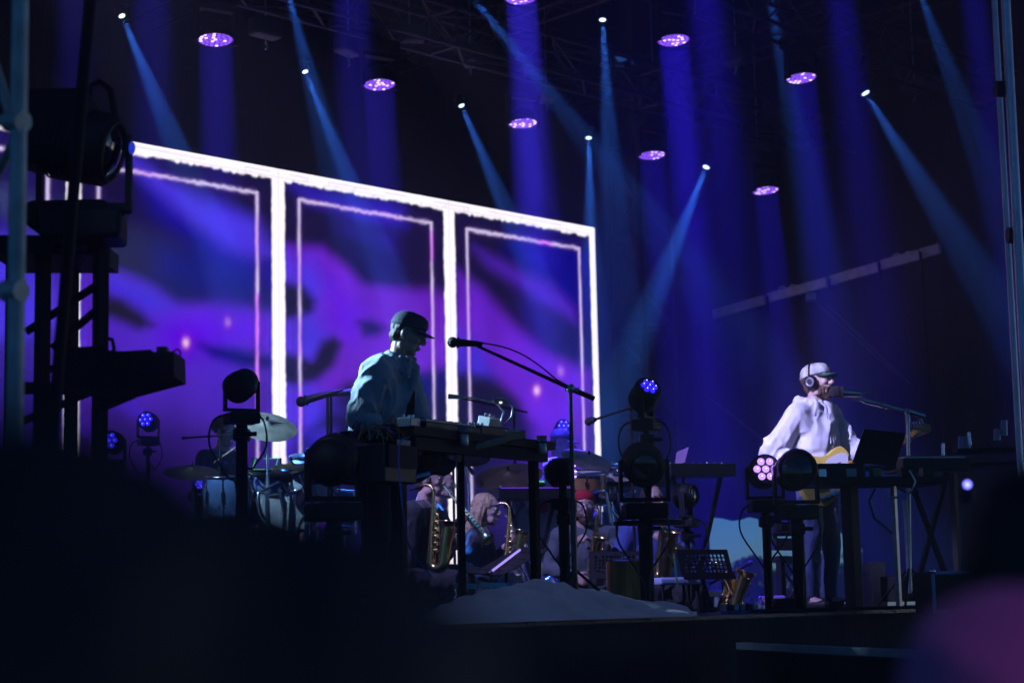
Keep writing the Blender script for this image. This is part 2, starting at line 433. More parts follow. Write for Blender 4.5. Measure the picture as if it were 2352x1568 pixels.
for i, (u, top, y, lab) in enumerate(((1655, 1262, 47, 'thin young tree rising above the hedge at the left of the gap'), (1690, 1313, 45, 'small sparse tree beside the music stand'), (1975, 1290, 46, 'pale sparse tree at the right edge of the gap'))):
    p = P(u, 1380, y); tz = P(u, top, y).z
    make_tree(V((p.x, p.y, gz)), tz-gz, 1.1, M_LEAF[1], lab, seed=50+i, trunk=.25, nl=260, leaf=.07, group='trees outside the gap')
# ------------------------------------------------------------------ LED video screen
SCR_B = 8.76
def au(u, v=700, b=SCR_B): return a_z(Pb(u, v, b))
SC_W = 2.70
A_BAR = au(640)[0]                      # middle seam of the bar near the left drummer
A_END = A_BAR + 2*SC_W + .02
Z_TOP = au(640, 388)[1]; Z_BOT = .44
A_START = A_BAR - 3*SC_W
def srgb(c): return np.array([((x/255)/12.92 if x/255 <= .04045 else ((x/255+.055)/1.055)**2.4) for x in c])
def paint_screen():
    st = .0165
    na = int((A_END-A_START)/st)+1; nz = int((Z_TOP-Z_BOT)/st)+1
    a = np.linspace(A_START, A_END, na); z = np.linspace(Z_BOT, Z_TOP, nz)
    AA, ZZ = np.meshgrid(a, z)
    # picture coordinates of every LED, used only to place the video content
    ox = _O.x + AA*E1.x + SCR_B*E2.x - CAM.x; oy = _O.y + AA*E1.y + SCR_B*E2.y - CAM.y; oz = ZZ - CAM.z
    zf = ox*_fw.x+oy*_fw.y+oz*_fw.z
    U = 1176 + F_PX*(ox*_rc.x+oy*_rc.y+oz*_rc.z)/zf; Vv = 784 - F_PX*(ox*_uc.x+oy*_uc.y+oz*_uc.z)/zf
    rng = np.random.RandomState(5)
    col = np.zeros(AA.shape+(3,)); col[:] = srgb((30, 20, 72))
    # slow gradient: lower part a little more violet
    def blob(u, v, ang, su, sv, c, w=1.0, p=2.0):
        t = radians(ang); du = (U-u)*cos(t)+(Vv-v)*sin(t); dv = -(U-u)*sin(t)+(Vv-v)*cos(t)
        k = np.clip(w*np.exp(-(np.abs(du/su)**p+np.abs(dv/sv)**p)), 0, 1)[..., None]
        col[:] = col*(1-k)+srgb(c)*k
    def poly(pts, c, soft=40, w=1.0):
        q = [(137.8+x*.5469, 275.6+y*.5469) for x, y in pts]; d2 = np.full(U.shape, 1e9); ins = np.zeros(U.shape, bool)
        for (x0, y0), (x1, y1) in zip(q, q[1:]+q[:1]):
            ex, ey = x1-x0, y1-y0; t = np.clip(((U-x0)*ex+(Vv-y0)*ey)/(ex*ex+ey*ey+1e-9), 0, 1)
            d2 = np.minimum(d2, (U-x0-t*ex)**2+(Vv-y0-t*ey)**2)
            cnd = (y0 > Vv) != (y1 > Vv); ins ^= cnd & (U < (x1-x0)*(Vv-y0)/((y1-y0) if y1 != y0 else 1e-9)+x0)
        sd = np.where(ins, 1, -1)*np.sqrt(d2)/(soft*.5469); k = np.clip(.5+.5*sd, 0, 1); k = (k*k*(3-2*k)*w)[..., None]
        col[:] = col*(1-k)+srgb(c)*k
    # left-hand panels
    poly([(-400, 0), (-20, 0), (-20, 500), (-400, 420)], (36, 26, 100), 60); poly([(-400, 420), (-20, 500), (60, 900), (-400, 1000)], (80, 60, 220), 80); poly([(-400, 950), (60, 900), (60, 1600), (-400, 1600)], (62, 42, 150), 100)
    poly([(200, 1250), (900, 1250), (900, 1700), (200, 1700)], (66, 36, 140), 150)
    poly([(20, 600), (200, 620), (330, 670), (500, 760), (600, 770), (700, 765), (900, 800), (900, 1300), (200, 1320), (20, 1320)], (92, 46, 205), 45)
    poly([(100, 1180), (900, 1150), (900, 1700), (100, 1700)], (72, 40, 155), 190, .9)
    poly([(200, 640), (400, 720), (480, 800), (350, 800), (200, 720)], (74, 52, 218), 60)
    poly([(500, 820), (700, 780), (860, 830), (870, 930), (650, 960), (480, 1010), (420, 900)], (104, 6, 232), 90)
    poly([(420, 540), (640, 540), (890, 680), (890, 790), (650, 745), (500, 735), (410, 640)], (10, 2, 128), 80)
    poly([(350, 270), (560, 440), (700, 540), (890, 600), (890, 690), (760, 640), (560, 520), (400, 380)], (24, 8, 165), 70)
    poly([(290, 140), (420, 235), (560, 300), (830, 420), (890, 560), (830, 590), (700, 540), (560, 440), (400, 290), (300, 200)], (86, 64, 235), 55)
    poly([(180, 730), (260, 750), (340, 805), (395, 862), (330, 880), (260, 850), (180, 820)], (36, 32, 56), 36); poly([(590, 945), (720, 955), (900, 995), (900, 1045), (760, 1035), (640, 995)], (14, 6, 120), 34)
    # second frame
    poly([(930, 520), (1100, 535), (1200, 615), (1270, 690), (1400, 710), (1570, 720), (1640, 760), (1640, 1050), (1450, 1085), (1200, 1100), (1100, 1200), (1100, 1700), (930, 1700)], (118, 40, 212), 40)
    poly([(930, 560), (1060, 600), (1130, 700), (1080, 800), (1150, 900), (1060, 1100), (1180, 1250), (1100, 1420), (930, 1450)], (86, 60, 235), 80); poly([(1130, 680), (1300, 780), (1240, 950), (1120, 860)], (106, 14, 224), 80)
    poly([(965, 270), (1250, 325), (1440, 375), (1450, 445), (1250, 420), (1050, 345)], (56, 38, 190), 50); poly([(1150, 430), (1400, 495), (1390, 545), (1200, 480)], (44, 30, 130), 50); poly([(1240, 730), (1600, 740), (1640, 900), (1400, 900)], (112, 30, 190), 90, .7)
    poly([(930, 680), (1020, 700), (1072, 760), (1060, 805), (1000, 825), (930, 840)], (24, 16, 70), 32); poly([(930, 970), (1060, 1010), (1100, 930), (1150, 908), (1185, 940), (1150, 1030), (1080, 1092), (1000, 1112), (930, 1100)], (32, 22, 70), 30)
    poly([(1250, 848), (1310, 838), (1365, 870), (1340, 905), (1280, 908)], (24, 10, 88), 34); poly([(1420, 1090), (1640, 1050), (1640, 1210), (1500, 1190)], (14, 6, 125), 55)
    poly([(1480, 1170), (1640, 1150), (1640, 1700), (1250, 1700), (1160, 1290), (1060, 1300), (1120, 1235), (1300, 1220)], (26, 20, 66), 50); poly([(1000, 1300), (1110, 1330), (1100, 1480), (1000, 1700), (930, 1700), (930, 1480)], (40, 26, 150), 60)
    # third frame
    poly([(1880, 470), (2260, 550), (2260, 870), (2150, 800), (2000, 650), (1870, 550)], (8, 2, 138), 55)
    poly([(1740, 535), (1850, 585), (1950, 645), (2060, 685), (2165, 790), (2175, 855), (2050, 780), (1930, 700), (1800, 620)], (84, 36, 178), 42)
    poly([(1660, 630), (1780, 715), (1900, 855), (2050, 985), (2230, 1060), (2230, 1700), (1980, 1700), (1960, 1330), (1930, 1180), (1800, 1060), (1660, 980)], (114, 40, 212), 45)
    poly([(1660, 880), (1770, 960), (1810, 1080), (1660, 1060)], (74, 52, 226), 60); poly([(1660, 1085), (1800, 1090), (1900, 1180), (1985, 1290), (1960, 1700), (1660, 1700)], (24, 18, 68), 50)
    poly([(1850, 1330), (2260, 1330), (2260, 1700), (1850, 1700)], (60, 34, 140), 120, .8)
    for (u, v, w) in ((427, 787, 1), (1233, 896, 1), (523, 740, .35), (1288, 853, .3)):
        blob(u, v, 90, 17, 12, (190, 40, 200), w*.8); blob(u, v, 90, 10, 7, (255, 210, 245), w)
    # soft cellular variation of the footage
    def fnoise(sc, seed):
        r = np.random.RandomState(seed); h, w = int((Z_TOP-Z_BOT)/sc)+3, int((A_END-A_START)/sc)+3
        g = r.rand(h, w); y = (ZZ-Z_BOT)/sc; x = (AA-A_START)/sc; y0 = y.astype(int); x0 = x.astype(int); fy = y-y0; fx = x-x0
        fy = fy*fy*(3-2*fy); fx = fx*fx*(3-2*fx)
        return (g[y0, x0]*(1-fx)+g[y0, x0+1]*fx)*(1-fy)+(g[y0+1, x0]*(1-fx)+g[y0+1, x0+1]*fx)*fy
    col *= (.86+.28*fnoise(.35, 1))[..., None]*(.9+.2*rng.rand(*AA.shape))[..., None]
    g_ = col.mean(-1, keepdims=True); col = np.clip(col, 0, 4)**1.12
    # drawn frames: distance to seams and edges, with a wobble
    ph = (AA-A_BAR)/SC_W; seam = np.abs(ph-np.round(ph))*SC_W
    wob = (fnoise(.05, 9)-.5)*.016+(fnoise(.18, 10)-.5)*.022
    dtop = Z_TOP-ZZ
    jag = (fnoise(.045, 11)-.5)*.04
    n_s = seam+wob*.6; n_t = dtop+jag
    def sm(x, e0, e1): t = np.clip((x-e0)/(e1-e0), 0, 1); return t*t*(3-2*t)
    purp = np.clip((col[..., 0]*1.2+col[..., 2]*.9), 0, 1)
    # ghost stripes beside the seams where the picture is violet
    for off, w, s in ((.175, .012, .25), (.21, .01, .18), (.245, .012, .2), (.345, .014, .15)):
        g = np.exp(-((seam-off)/w)**2)*s*sm(dtop, .35, .6)*purp
        col += g[..., None]*srgb((150, 60, 235))*.8
        g = np.exp(-((seam-off-.018)/w)**2)*s*1.4*sm(dtop, .35, .6)
        col *= (1-np.clip(g, 0, .6))[..., None]
    dark_zone = (1-sm(np.minimum(seam, dtop-.0), .15, .2))
    inner = np.where((dtop > .30), np.exp(-((seam-.305+wob*.35)/.021)**2), 0)
    inner_t = np.where(seam > .30, np.exp(-((dtop-.325+jag*.6)/.021)**2), 0)
    k = np.clip(np.maximum(inner, inner_t)*(.75+.75*fnoise(.25, 12)), 0, 1)[..., None]
    tint = np.where(fnoise(.5, 13)[..., None] > .75, srgb((210, 130, 235)), srgb((190, 178, 215)))
    tint = tint*(1-.6*purp[..., None])+srgb((190, 70, 235))*.6*purp[..., None]
    halo = np.clip(np.maximum(np.exp(-((seam-.305)/.06)**2)*(dtop > .3), np.exp(-((dtop-.325)/.06)**2)*(seam > .3)), 0, 1)[..., None]
    col = col*(1-.25*halo)+srgb((90, 30, 150))*.25*halo
    col = col*(1-k)+tint*k*1.35
    m = np.maximum(1-sm(n_s, .078, .108), 1-sm(n_t, .112, .15))[..., None]
    col = col*(1-m)+srgb((255, 246, 255))*1.3*m
    line = (np.exp(-((seam)/.010)**2)*.35+np.exp(-((seam-.045)/.008)**2)*.14*(fnoise(.3, 14) > .4))
    line = np.maximum(line, np.exp(-((dtop-.045)/.011)**2)*.38*(fnoise(.3, 15) > .35)); line = np.maximum(line, np.exp(-((dtop-.095)/.01)**2)*.3*(fnoise(.3, 16) > .5))
    line = np.maximum(line, (fnoise(.035, 17) > .8)*((dtop < .12) & (dtop > .03))*.25)
    col *= (1-line[..., None]*np.array([.95, 1, .85])*m)
    edge = sm(A_END-AA, -.01, .01)
    me = bpy.data.meshes.new('display')
    X = _O.x + AA*E1.x + SCR_B*E2.x; Y = _O.y + AA*E1.y + SCR_B*E2.y
    co = np.stack([X, Y, ZZ], -1).reshape(-1, 3)
    idx = np.arange(na*nz).reshape(nz, na)
    q = np.stack([idx[:-1, :-1], idx[:-1, 1:], idx[1:, 1:], idx[1:, :-1]], -1).reshape(-1, 4)
    me.vertices.add(len(co)); me.vertices.foreach_set('co', co.ravel())
    me.loops.add(q.size); me.loops.foreach_set('vertex_index', q.ravel().astype(np.int32))
    me.polygons.add(len(q)); me.polygons.foreach_set('loop_start', (np.arange(len(q))*4).astype(np.int32))
    me.update(calc_edges=True)
    at = me.color_attributes.new('video', 'FLOAT_COLOR', 'POINT')
    at.data.foreach_set('color', np.concatenate([np.clip(col, 0, 4).reshape(-1, 3), np.ones((na*nz, 1))], 1).astype(np.float32).ravel())
    m_ = bpy.data.materials.new('video wall picture'); m_.use_nodes = True; nt = m_.node_tree; nt.nodes.clear()
    A = nt.nodes.new('ShaderNodeAttribute'); A.attribute_name = 'video'
    e = nt.nodes.new('ShaderNodeEmission'); e.inputs[1].default_value = SCREEN_GAIN*KE; o = nt.nodes.new('ShaderNodeOutputMaterial')
    nt.links.new(A.outputs['Color'], e.inputs[0]); nt.links.new(e.outputs[0], o.inputs['Surface'])
    m_.cycles.emission_sampling = 'NONE'
    me.materials.append(m_); return me
SCREEN_GAIN = 1.0
screen = thing('video_screen', 'huge LED video wall behind the band showing white frames over violet footage', 'video screen', S(4.75, SCR_B, 0))
o = obj('display', paint_screen(), None, screen); o.location = -screen.location
c = V((0, 0, 0))
o = obj('screen_backing', MB().bar(S(A_START-.05, SCR_B+.09, (Z_TOP+Z_BOT)/2)-screen.location, S(A_END+.02, SCR_B+.09, (Z_TOP+Z_BOT)/2)-screen.location, .16, Z_TOP-Z_BOT+.05), M_BLACK, screen)
for i in range(6):
    a = A_START+.1+i*(A_END-A_START-.2)/5
    obj('support_leg', MB().bar(S(a, SCR_B+.3, LOW)-screen.location, S(a, SCR_B+.3, Z_TOP)-screen.location, .08, up=E2), M_BLACK, screen)
# ------------------------------------------------------------------ trusses
M_TRUSS = mat('rig aluminium', (.09, .075, .08), .45, metal=.7, var=.3, vscale=6)
def truss(name, label, p0, p1, w=.4, ch=.025, seg=.5, m=M_TRUSS, up=V((0, 0, 1)), group=None, cat='truss'):
    t = thing(name, label, cat, group=group); p0 = V(p0); p1 = V(p1); d = (p1-p0); L = d.length; d.normalize()
    x = d.cross(up).normalized(); y = x.cross(d)
    cor = [x*sx*w/2+y*sy*w/2 for sx, sy in ((-1, -1), (1, -1), (1, 1), (-1, 1))]
    for c in cor: obj('chord', MB().cyl(p0+c, p1+c, ch, n=8), m, t)
    n = max(2, int(L/seg)); br = MB()
    for k in range(4):
        a, b = cor[k], cor[(k+1) % 4]
        for i in range(n):
            q0 = p0+d*(L*i/n); q1 = p0+d*(L*(i+1)/n)
            if (i+k) % 2: q0, q1 = q1, q0
            br.cyl(q0+a, q1+b, ch*.5, n=5, cap=False)
    o = obj('bracing', br, m, t); o['kind'] = 'stuff'
    for i in range(0, n+1, max(1, n//5)):
        q = p0+d*(L*i/n); f = MB()
        for k in range(4): f.cyl(q+cor[k], q+cor[(k+1) % 4], ch*.7, n=6, cap=False)
        obj('end_frame', f, m, t)
    return t
TZ = 6.25
truss('roof_truss', 'lighting truss over the screen carrying the rear wash lights', S(-4, 6.4, TZ), S(14, 6.4, TZ), .42)
truss('roof_truss', 'lighting truss nearer the audience over the performers', S(-4, 3.9, TZ+.15), S(14, 3.9, TZ+.15), .42)
truss('roof_truss', 'high rear roof truss above the top edge of the screen', S(-4, 9.3, 7.6), S(14, 9.3, 7.6), .5)
for i, a in enumerate((1.5, 5.2, 9.0, 12.8)):
    truss('rafter_truss', 'roof rafter running front to back, ' + ['leftmost of four', 'second from the left', 'third from the left', 'rightmost of four'][i], S(a, -2, 7.3+.15*i), S(a, 10.3, 7.0+.15*i), .4, ch=.02, seg=.55, group='rafters under the roof')
# slender tower to the right of the screen
def tower(name, label, a, b, z0, z1, w=.5, m=M_TRUSS, ch=.02): return truss(name, label, S(a, b, z0), S(a, b, z1), w, ch, .6, m, up=E2)
pt = Pb(1478, 700, 9.4); ta = a_z(pt)[0]
tower('truss_tower', 'tall slim lattice tower standing right of the screen', ta, 9.4, 0, 7.2, .62, ch=.016)
o = obj('label_tag', MB().box((0, 0, 0), (.07, .01, .1)), mat('paper', (.7, .72, .7), .8)); tag(o, 'small pale tag fixed on the lattice tower', 'tag'); o.location = Pb(1464, 823, 9.0); o.rotation_euler = (0, 0, YAW)
# right foreground pair of tubes
tw = thing('truss_tower', 'near pair of tubes at the right edge of the picture with dark clamps', 'truss')
pA = P(2300, -20, 10.0); pB = P(2353, 1000, 10.0); pB.x = pA.x + (pB.x-pA.x); 
mTube = mat('bare scaffold tube', (.75, .7, .72), .4, metal=.6, var=.2, vscale=6)
p0 = P(2310, -30, 10.0); p1 = V((p0.x+.03, 10.0, -1.45))
def line_at(u0, v0, u1, v1, y0, y1, z=None):
    return P(u0, v0, y0), P(u1, v1, y1)
a_, b_ = line_at(2308, -30, 2362, 1000, 9.8, 9.8); ext = (b_-a_).normalized()
obj('chord', MB().cyl(a_, b_+ext*.7, .026, n=14), mTube, tw)
a_, b_ = line_at(2286, 60, 2350, 1180, 10.1, 10.1); obj('chord', MB().cyl(a_-ext*.6, b_, .017, n=12), mTube, tw)
for u, v in ((2306, 205), (2334, 541)): obj('clamp', MB().cyl(P(u-20, v, 9.85), P(u+24, v, 9.85), .045, n=10), M_BLACK, tw)

# left foreground tower
M_POLE = mat('weathered green-grey pole', (.5, .56, .5), .5, metal=.3, var=.35, vscale=7)
lt = thing('scaffold_tower', 'blurred grey-green scaffold tower at the left edge of the picture', 'scaffold', P(38, 1300, 5.6))
def LT(mb): return mb.xf(Matrix.Translation(-lt.location))
obj('post', LT(MB().cyl(P(47, -40, 5.6), P(28, 1400, 5.6), .027, n=18)), M_POLE, lt)
obj('post', LT(MB().cyl(P(-60, -40, 5.9), P(-75, 1400, 5.9), .027, n=14)), M_POLE, lt)
for v in (280, 668): obj('rung', LT(MB().cyl(P(-70, v-8, 5.9), P(40, v, 5.6), .019, n=12)), M_POLE, lt)
obj('brace', LT(MB().cyl(P(45, 330, 5.6), P(-70, -30, 5.9), .017, n=12)), M_POLE, lt)
obj('brace', LT(MB().cyl(P(42, 300, 5.62), P(-80, 560, 5.9), .015, n=12)), M_POLE, lt)
obj('coupler', LT(MB().cyl(P(20, 280, 5.62), P(54, 280, 5.58), .034, n=12)), M_POLE, lt)
obj('coupler', LT(MB().cyl(P(12, 668, 5.62), P(50, 668, 5.58), .034, n=12)), M_POLE, lt)
o = obj('leaning_pole', MB().cyl(P(212, -60, 6.4), P(112, 1100, 6.4), .022, n=14), M_BLACK); tag(o, 'dark slanting pole crossing in front of the big moving light', 'pole')

# black side tower with its platform
bt = thing('side_tower', 'black steel side tower carrying the big moving light', 'tower', P(160, 1380, 8.2))
def BT(mb): return mb.xf(Matrix.Translation(-bt.location))
for u, u2, w in ((28, 22, .04), (100, 92, .05), (167, 160, .045), (232, 230, .05)):
    y = 8.2 if u in (232, 100) else 8.6
    q = P(u2, 1250, y); obj('post', BT(MB().bar(P(u, 560, y), V((q.x, q.y, -1.45)), w*1.05, w*1.05, up=E2)), M_BLACK, bt)
obj('platform', BT(MB().bar(P(10, 585, 8.4), P(246, 585, 8.4), .5, .085)), M_BLACK, bt)
for (u, v, u2, v2) in ((60, 762, 245, 640), (120, 800, 235, 700), (20, 980, 230, 890), (95, 1010, 235, 1120)):
    obj('brace', BT(MB().bar(P(u, v, 8.3), P(u2, v2, 8.3), .03)), M_BLACK, bt)
obj('crossbar', BT(MB().bar(P(20, 890, 8.3), P(240, 893, 8.3), .05)), M_BLACK, bt)
obj('crossbar', BT(MB().bar(P(90, 848, 8.35), P(240, 842, 8.35), .03)), M_BLACK, bt)

# ------------------------------------------------------------------ hanging wash lights
M_LED = glow('violet led lens', (.30, .12, 1.0), 1.25); M_LEDB = glow('bright led lens', (.72, .5, 1.0), 2.4)
M_LEDD = glow('violet led face', (.17, .02, .8), .8)
M_CY = glow('cyan white lens', (.55, .85, 1.0), 3.0)
LENS_ME = None
def led_positions(rings):
    out = [(0, 0)]
    for k in range(1, rings+1):
        for i in range(6*k):
            t = 2*pi*i/(6*k)+(.26 if k % 2 else 0); out.append((k*cos(t), k*sin(t)))
    return out
def yoke_and_base(root, r, depth, pan, up=1.0):
    """U yoke and base box in upright frame; up=+1 hangs, -1 stands"""
    x = V((cos(pan), sin(pan), 0)); y = V((-sin(pan), cos(pan), 0)); g = r*1.16; top = V((0, 0, up*(r*1.35+depth*.35)))
    mb = MB()
    for s in (-1, 1): mb.bar(x*s*g-V((0, 0, up*r*.25)), x*s*g+top, r*.18, r*.5, up=y) if False else mb.bar(x*s*g-V((0, 0, up*r*.25)), x*s*g+top, r*.45, r*.16, up=x)
    mb.bar(-x*(g+r*.08)+top, x*(g+r*.08)+top, r*.5, r*.2)
    obj('yoke', mb, M_BLACK, root)
    R = Matrix(((x.x, y.x, 0), (x.y, y.y, 0), (0, 0, 1)))
    obj('base', MB().box(top+V((0, 0, up*r*.55)), (r*2.1, r*1.7, r*.75), R, bevel=r*.12) , M_BLACK, root)
    return top.z+up*r*.93
def wash_fixture(p, d, r, label, energy, rings=3, spread=9.5, pan=0.6, group='violet wash lights hanging in the rig', up=1.0, vf=1.0, lit=True, color=None):
    global LENS_ME
    t = thing('wash_light', label, 'stage light', p, group=group); d = V(d).normalized(); R = basis(-d)
    hd = MB().lathe([(0, .95*r), (.55*r, .93*r), (.85*r, .6*r), (1.0*r, .25*r), (1.06*r, .0), (1.06*r, -.02), (.99*r, -.02), (.97*r, .01), (0, .012)], 28, M4(R))
    head = obj('head', hd, M_BLACK, t)
    face = obj('led_face', MB().lathe([(.97*r, .0), (0, .004)], 28, M4(R, R @ V((0, 0, -.004)))), M_LEDD if lit else M_BLACKG, head)
    if LENS_ME is None:
        LENS_ME = [MB().lathe([(0, -.28), (.3, -.24), (.55, -.13), (.72, 0.02)], 10).data('led_lens') for _ in range(2)]
        LENS_ME[0].materials.append(M_LED); LENS_ME[1].materials.append(M_LEDB)
    sp = r*.97/(rings+.55); rnd = random.Random(hash(label) % 1000 if False else int(p.x*1000) & 1023)
    for (x, y) in led_positions(rings):
        o = obj('led_lens', LENS_ME[1 if rnd.random() < .33 else 0], None, head)
        o.matrix_local = M4(R, R @ V((x*sp, y*sp, -.006))) @ Matrix.Scale(sp*.56, 4)
    yoke_and_base(t, r, r, pan, up)
    if lit:
        wl = wash_light(head, energy, r*1.9, spread, vf=vf, color=color or (VIOLET if p.x < 0.5 else BLUE)); wl.matrix_local = M4(R, R @ V((0, 0, -r*.3)))
    return t
WD = (.045, -.125, -1)
WE = 66
_w = [(495, 90, 6.4, 43, 'first from the left, above the near end of the screen'), (871, 193, 6.4, 39, 'above the middle of the second frame on the screen'), (1201, 282, 6.4, 35, 'above the third frame on the screen'),
      (1497, 355, 6.4, 33, 'just right of the screen top corner'), (1758, 436, 6.4, 32, 'lowest in the picture, right of the leaning beam'), (1547, 91, 3.9, 39, 'top centre-right, above the brightest blue column'), (1840, 178, 3.9, 37, 'upper right, left of the white beam lamp'), (1197, -6, 3.9, 40, 'cut by the top edge of the picture')]
for i, (u, v, b, rp, lab) in enumerate(_w):
    p = Pb(u, v, b); r = rp*p.y/F_PX
    wash_fixture(p, WD, r, 'round wash light glowing violet, '+lab, WE*(2.3 if u in (1547, 1197) else 1.1 if u in (1758, 1840, 1497) else 1))
# wash columns whose lamps hang above the picture
for i, (u, v, b, e) in enumerate(((345, -160, 3.9, .6), (800, -130, 3.0, .75), (1590, -300, 2.0, 1.3), (1905, -200, 3.0, .9), (2215, -150, 3.0, .7), (170, -150, 5.5, .4))):
    p = Pb(u, v, b); wash_fixture(p, WD, .15, 'round wash light hanging just above the frame, %s from the left of those' % ('second', 'third', 'fourth', 'fifth', 'sixth', 'first')[i], WE*e*.8)

# ------------------------------------------------------------------ beam moving heads in the rig
def beam_fixture(p, d, r, label, energy, angle=9, seed=0, lights=1, group='blue-white beam lights hanging in the rig', offs=((0, 0),), up=1.0, color=CYAN, vf=1.0):
    t = thing('beam_light', label, 'stage light', p, group=group); d = V(d).normalized(); R = basis(-d)
    hd = MB().lathe([(0, 3.2*r), (1.0*r, 3.1*r), (1.45*r, 2.4*r), (1.5*r, .9*r), (1.3*r, .2*r), (1.2*r, -.15*r), (1.05*r, -.15*r), (1.0*r, 0), (.2*r, .01*r), (0, .01*r)], 20, M4(R))
    head = obj('head', hd, M_BLACK, t)
    obj('lens', MB().lathe([(.86*r, -.02*r), (.5*r, -.09*r), (0, -.12*r)], 18, M4(R)), M_CY, head)
    yoke_and_base(t, r*1.45, r*2, .6, up)
    for k, of in enumerate(offs):
        l = beam_light(head, energy/len(offs), angle, seed=seed+k*5, off=(0, 0), radius=r*.6, color=color, vf=vf)
        Rk = R @ Euler((radians(of[0]), radians(of[1]), 0)).to_matrix()
        l.matrix_local = M4(Rk, R @ V((0, 0, -.25*r)))
    return t
BE = 16500
_b = [((280, 37), (402, 330), 6.4, 9, 'far left of the picture', 1.1, 9.5), ((701, 165), (806, 420), 6.4, 8, 'between the first two wash lights', 1.1, 9), ((1060, 243), (1170, 500), 6.4, 8, 'left of the third wash light', 1.2, 9),
      ((1384, 46), (1400, 330), 3.9, 9, 'top centre shining straight down', 1.1, 8), ((1352, 317), (1358, 560), 6.4, 8, 'above the right corner of the screen', 1.6, 9), ((1622, 384), (1520, 640), 6.4, 9, 'right of the screen, leaning to the left', 1.7, 10), ((1988, 214), (2130, 440), 3.9, 11, 'right side, leaning to the right', 1.0, 11),
      ((1082, -10), (1330, 300), 3.0, 12, 'above the picture, the widest slanting beam', 1.5, 8.5), ((1757, -60), (1815, 230), 6.4, 9, 'above the picture between two blue columns', .7, 9), ((655, -40), (700, 130), 3.9, 9, 'above the picture over the second frame', .6, 9), ((2095, -60), (2180, 160), 3.0, 9, 'above the picture at the far right', .6, 9)]
for i, ((u, v), (u2, v2), b, rp, lab, e, an) in enumerate(_b):
    p = Pb(u, v, b); q = P(u2, v2, p.y - (-.3 if i == 7 else .35)*abs(p.z-P(u2, v2, p.y).z)); r = rp*p.y/F_PX
    beam_fixture(p, q-p, r, 'small beam lamp, '+lab, BE*e, an, seed=i*3)

# hoist and roof clutter
hm = None
for i, (u, v, b) in enumerate(((610, 65, 7.2), (800, 105, 7.2), (1080, 130, 7.0), (1255, 215, 7.6), (1500, 190, 8.0), (1690, 130, 5.0), (2100, 200, 5.0), (1740, 345, 7.5), (940, 80, 7.4))):
    if hm is None:
        h = thing('chain_hoist', '', 'hoist', (0, 0, 0), group='hoists in the roof')
        obj('motor', MB().box((0, 0, 0), (.34, .2, .2), bevel=.03), M_TRUSS, h); obj('hook', MB().tube([(0, 0, -.1), (0, 0, -.17), (.03, 0, -.2), (0, 0, -.23)], .012, 6), M_CHROME, h)
        obj('chain', MB().cyl((0, 0, .1), (0, 0, 1.6), .008, n=5), M_METAL, h); hm = h; k = h
    else: k = dup(hm)
    k.location = Pb(u, v, b); k.rotation_euler = (0, 0, YAW+.3*i)
    k['label'] = 'small grey chain hoist in the dark roof, ' + ['over the first wash light', 'over the second wash light', 'left of the widest beam', 'right of the third wash light', 'by the torn gap', 'between the two upper right wash lights', 'at the upper right', 'over the lowest wash light', 'between the second and third frames'][i]
# ------------------------------------------------------------------ people
def bake_folds(o, amp=.014, seed=0, fx=8.5, fz=2.2, tilt=.5):
    """turn the remeshed garment into a plain mesh and press long soft folds into it"""
    dg = bpy.context.evaluated_depsgraph_get(); ev = o.evaluated_get(dg); me = bpy.data.meshes.new_from_object(ev)
    n = len(me.vertices); co = np.empty(n*3, np.float32); me.vertices.foreach_get('co', co); co = co.reshape(-1, 3)
    no = np.empty(n*3, np.float32); me.vertices.foreach_get('normal', no); no = no.reshape(-1, 3)
    rs = np.random.RandomState(seed+3)
    def n3(p, g=None):
        g = rs.rand(16, 16, 16) if g is None else g
        i = np.floor(p).astype(int); f = p-i; f = f*f*(3-2*f); r = 0
        for a in (0, 1):
            for b in (0, 1):
                for c in (0, 1):
                    w = (f[:, 0] if a else 1-f[:, 0])*(f[:, 1] if b else 1-f[:, 1])*(f[:, 2] if c else 1-f[:, 2])
                    r = r+w*g[(i[:, 0]+a) % 16, (i[:, 1]+b) % 16, (i[:, 2]+c) % 16]
        return r
    x, y, z = co.T; wz = n3(co*4.0+7)-.5; wx = n3(co*3.3+21)-.5
    side = np.sign(y)*tilt
    q = np.stack([(x+z*.35+wx*.12)*fx+40, (y+z*side*.6+wz*.16)*fx+40, z*fz+40], 1)
    r1 = 1-np.abs(n3(q)*2-1)*1.0; r1 = r1**2.2
    q2 = np.stack([(x-z*.5+wz*.1)*fx*1.7+11, (y-z*side+wx*.1)*fx*1.7+13, (z+x*.4)*fz*2.2+17], 1)
    r2 = (1-np.abs(n3(q2)*2-1))**2.5
    m = .35+.9*np.clip(n3(co*5+3)*1.6-.3, 0, 1)
    h = (r1*.75+r2*.4-.32)*amp*m
    co = co+no*h[:, None]; me.vertices.foreach_set('co', co.astype(np.float32).ravel()); me.update()
    o.modifiers.clear(); old = o.data; o.data = me; return o
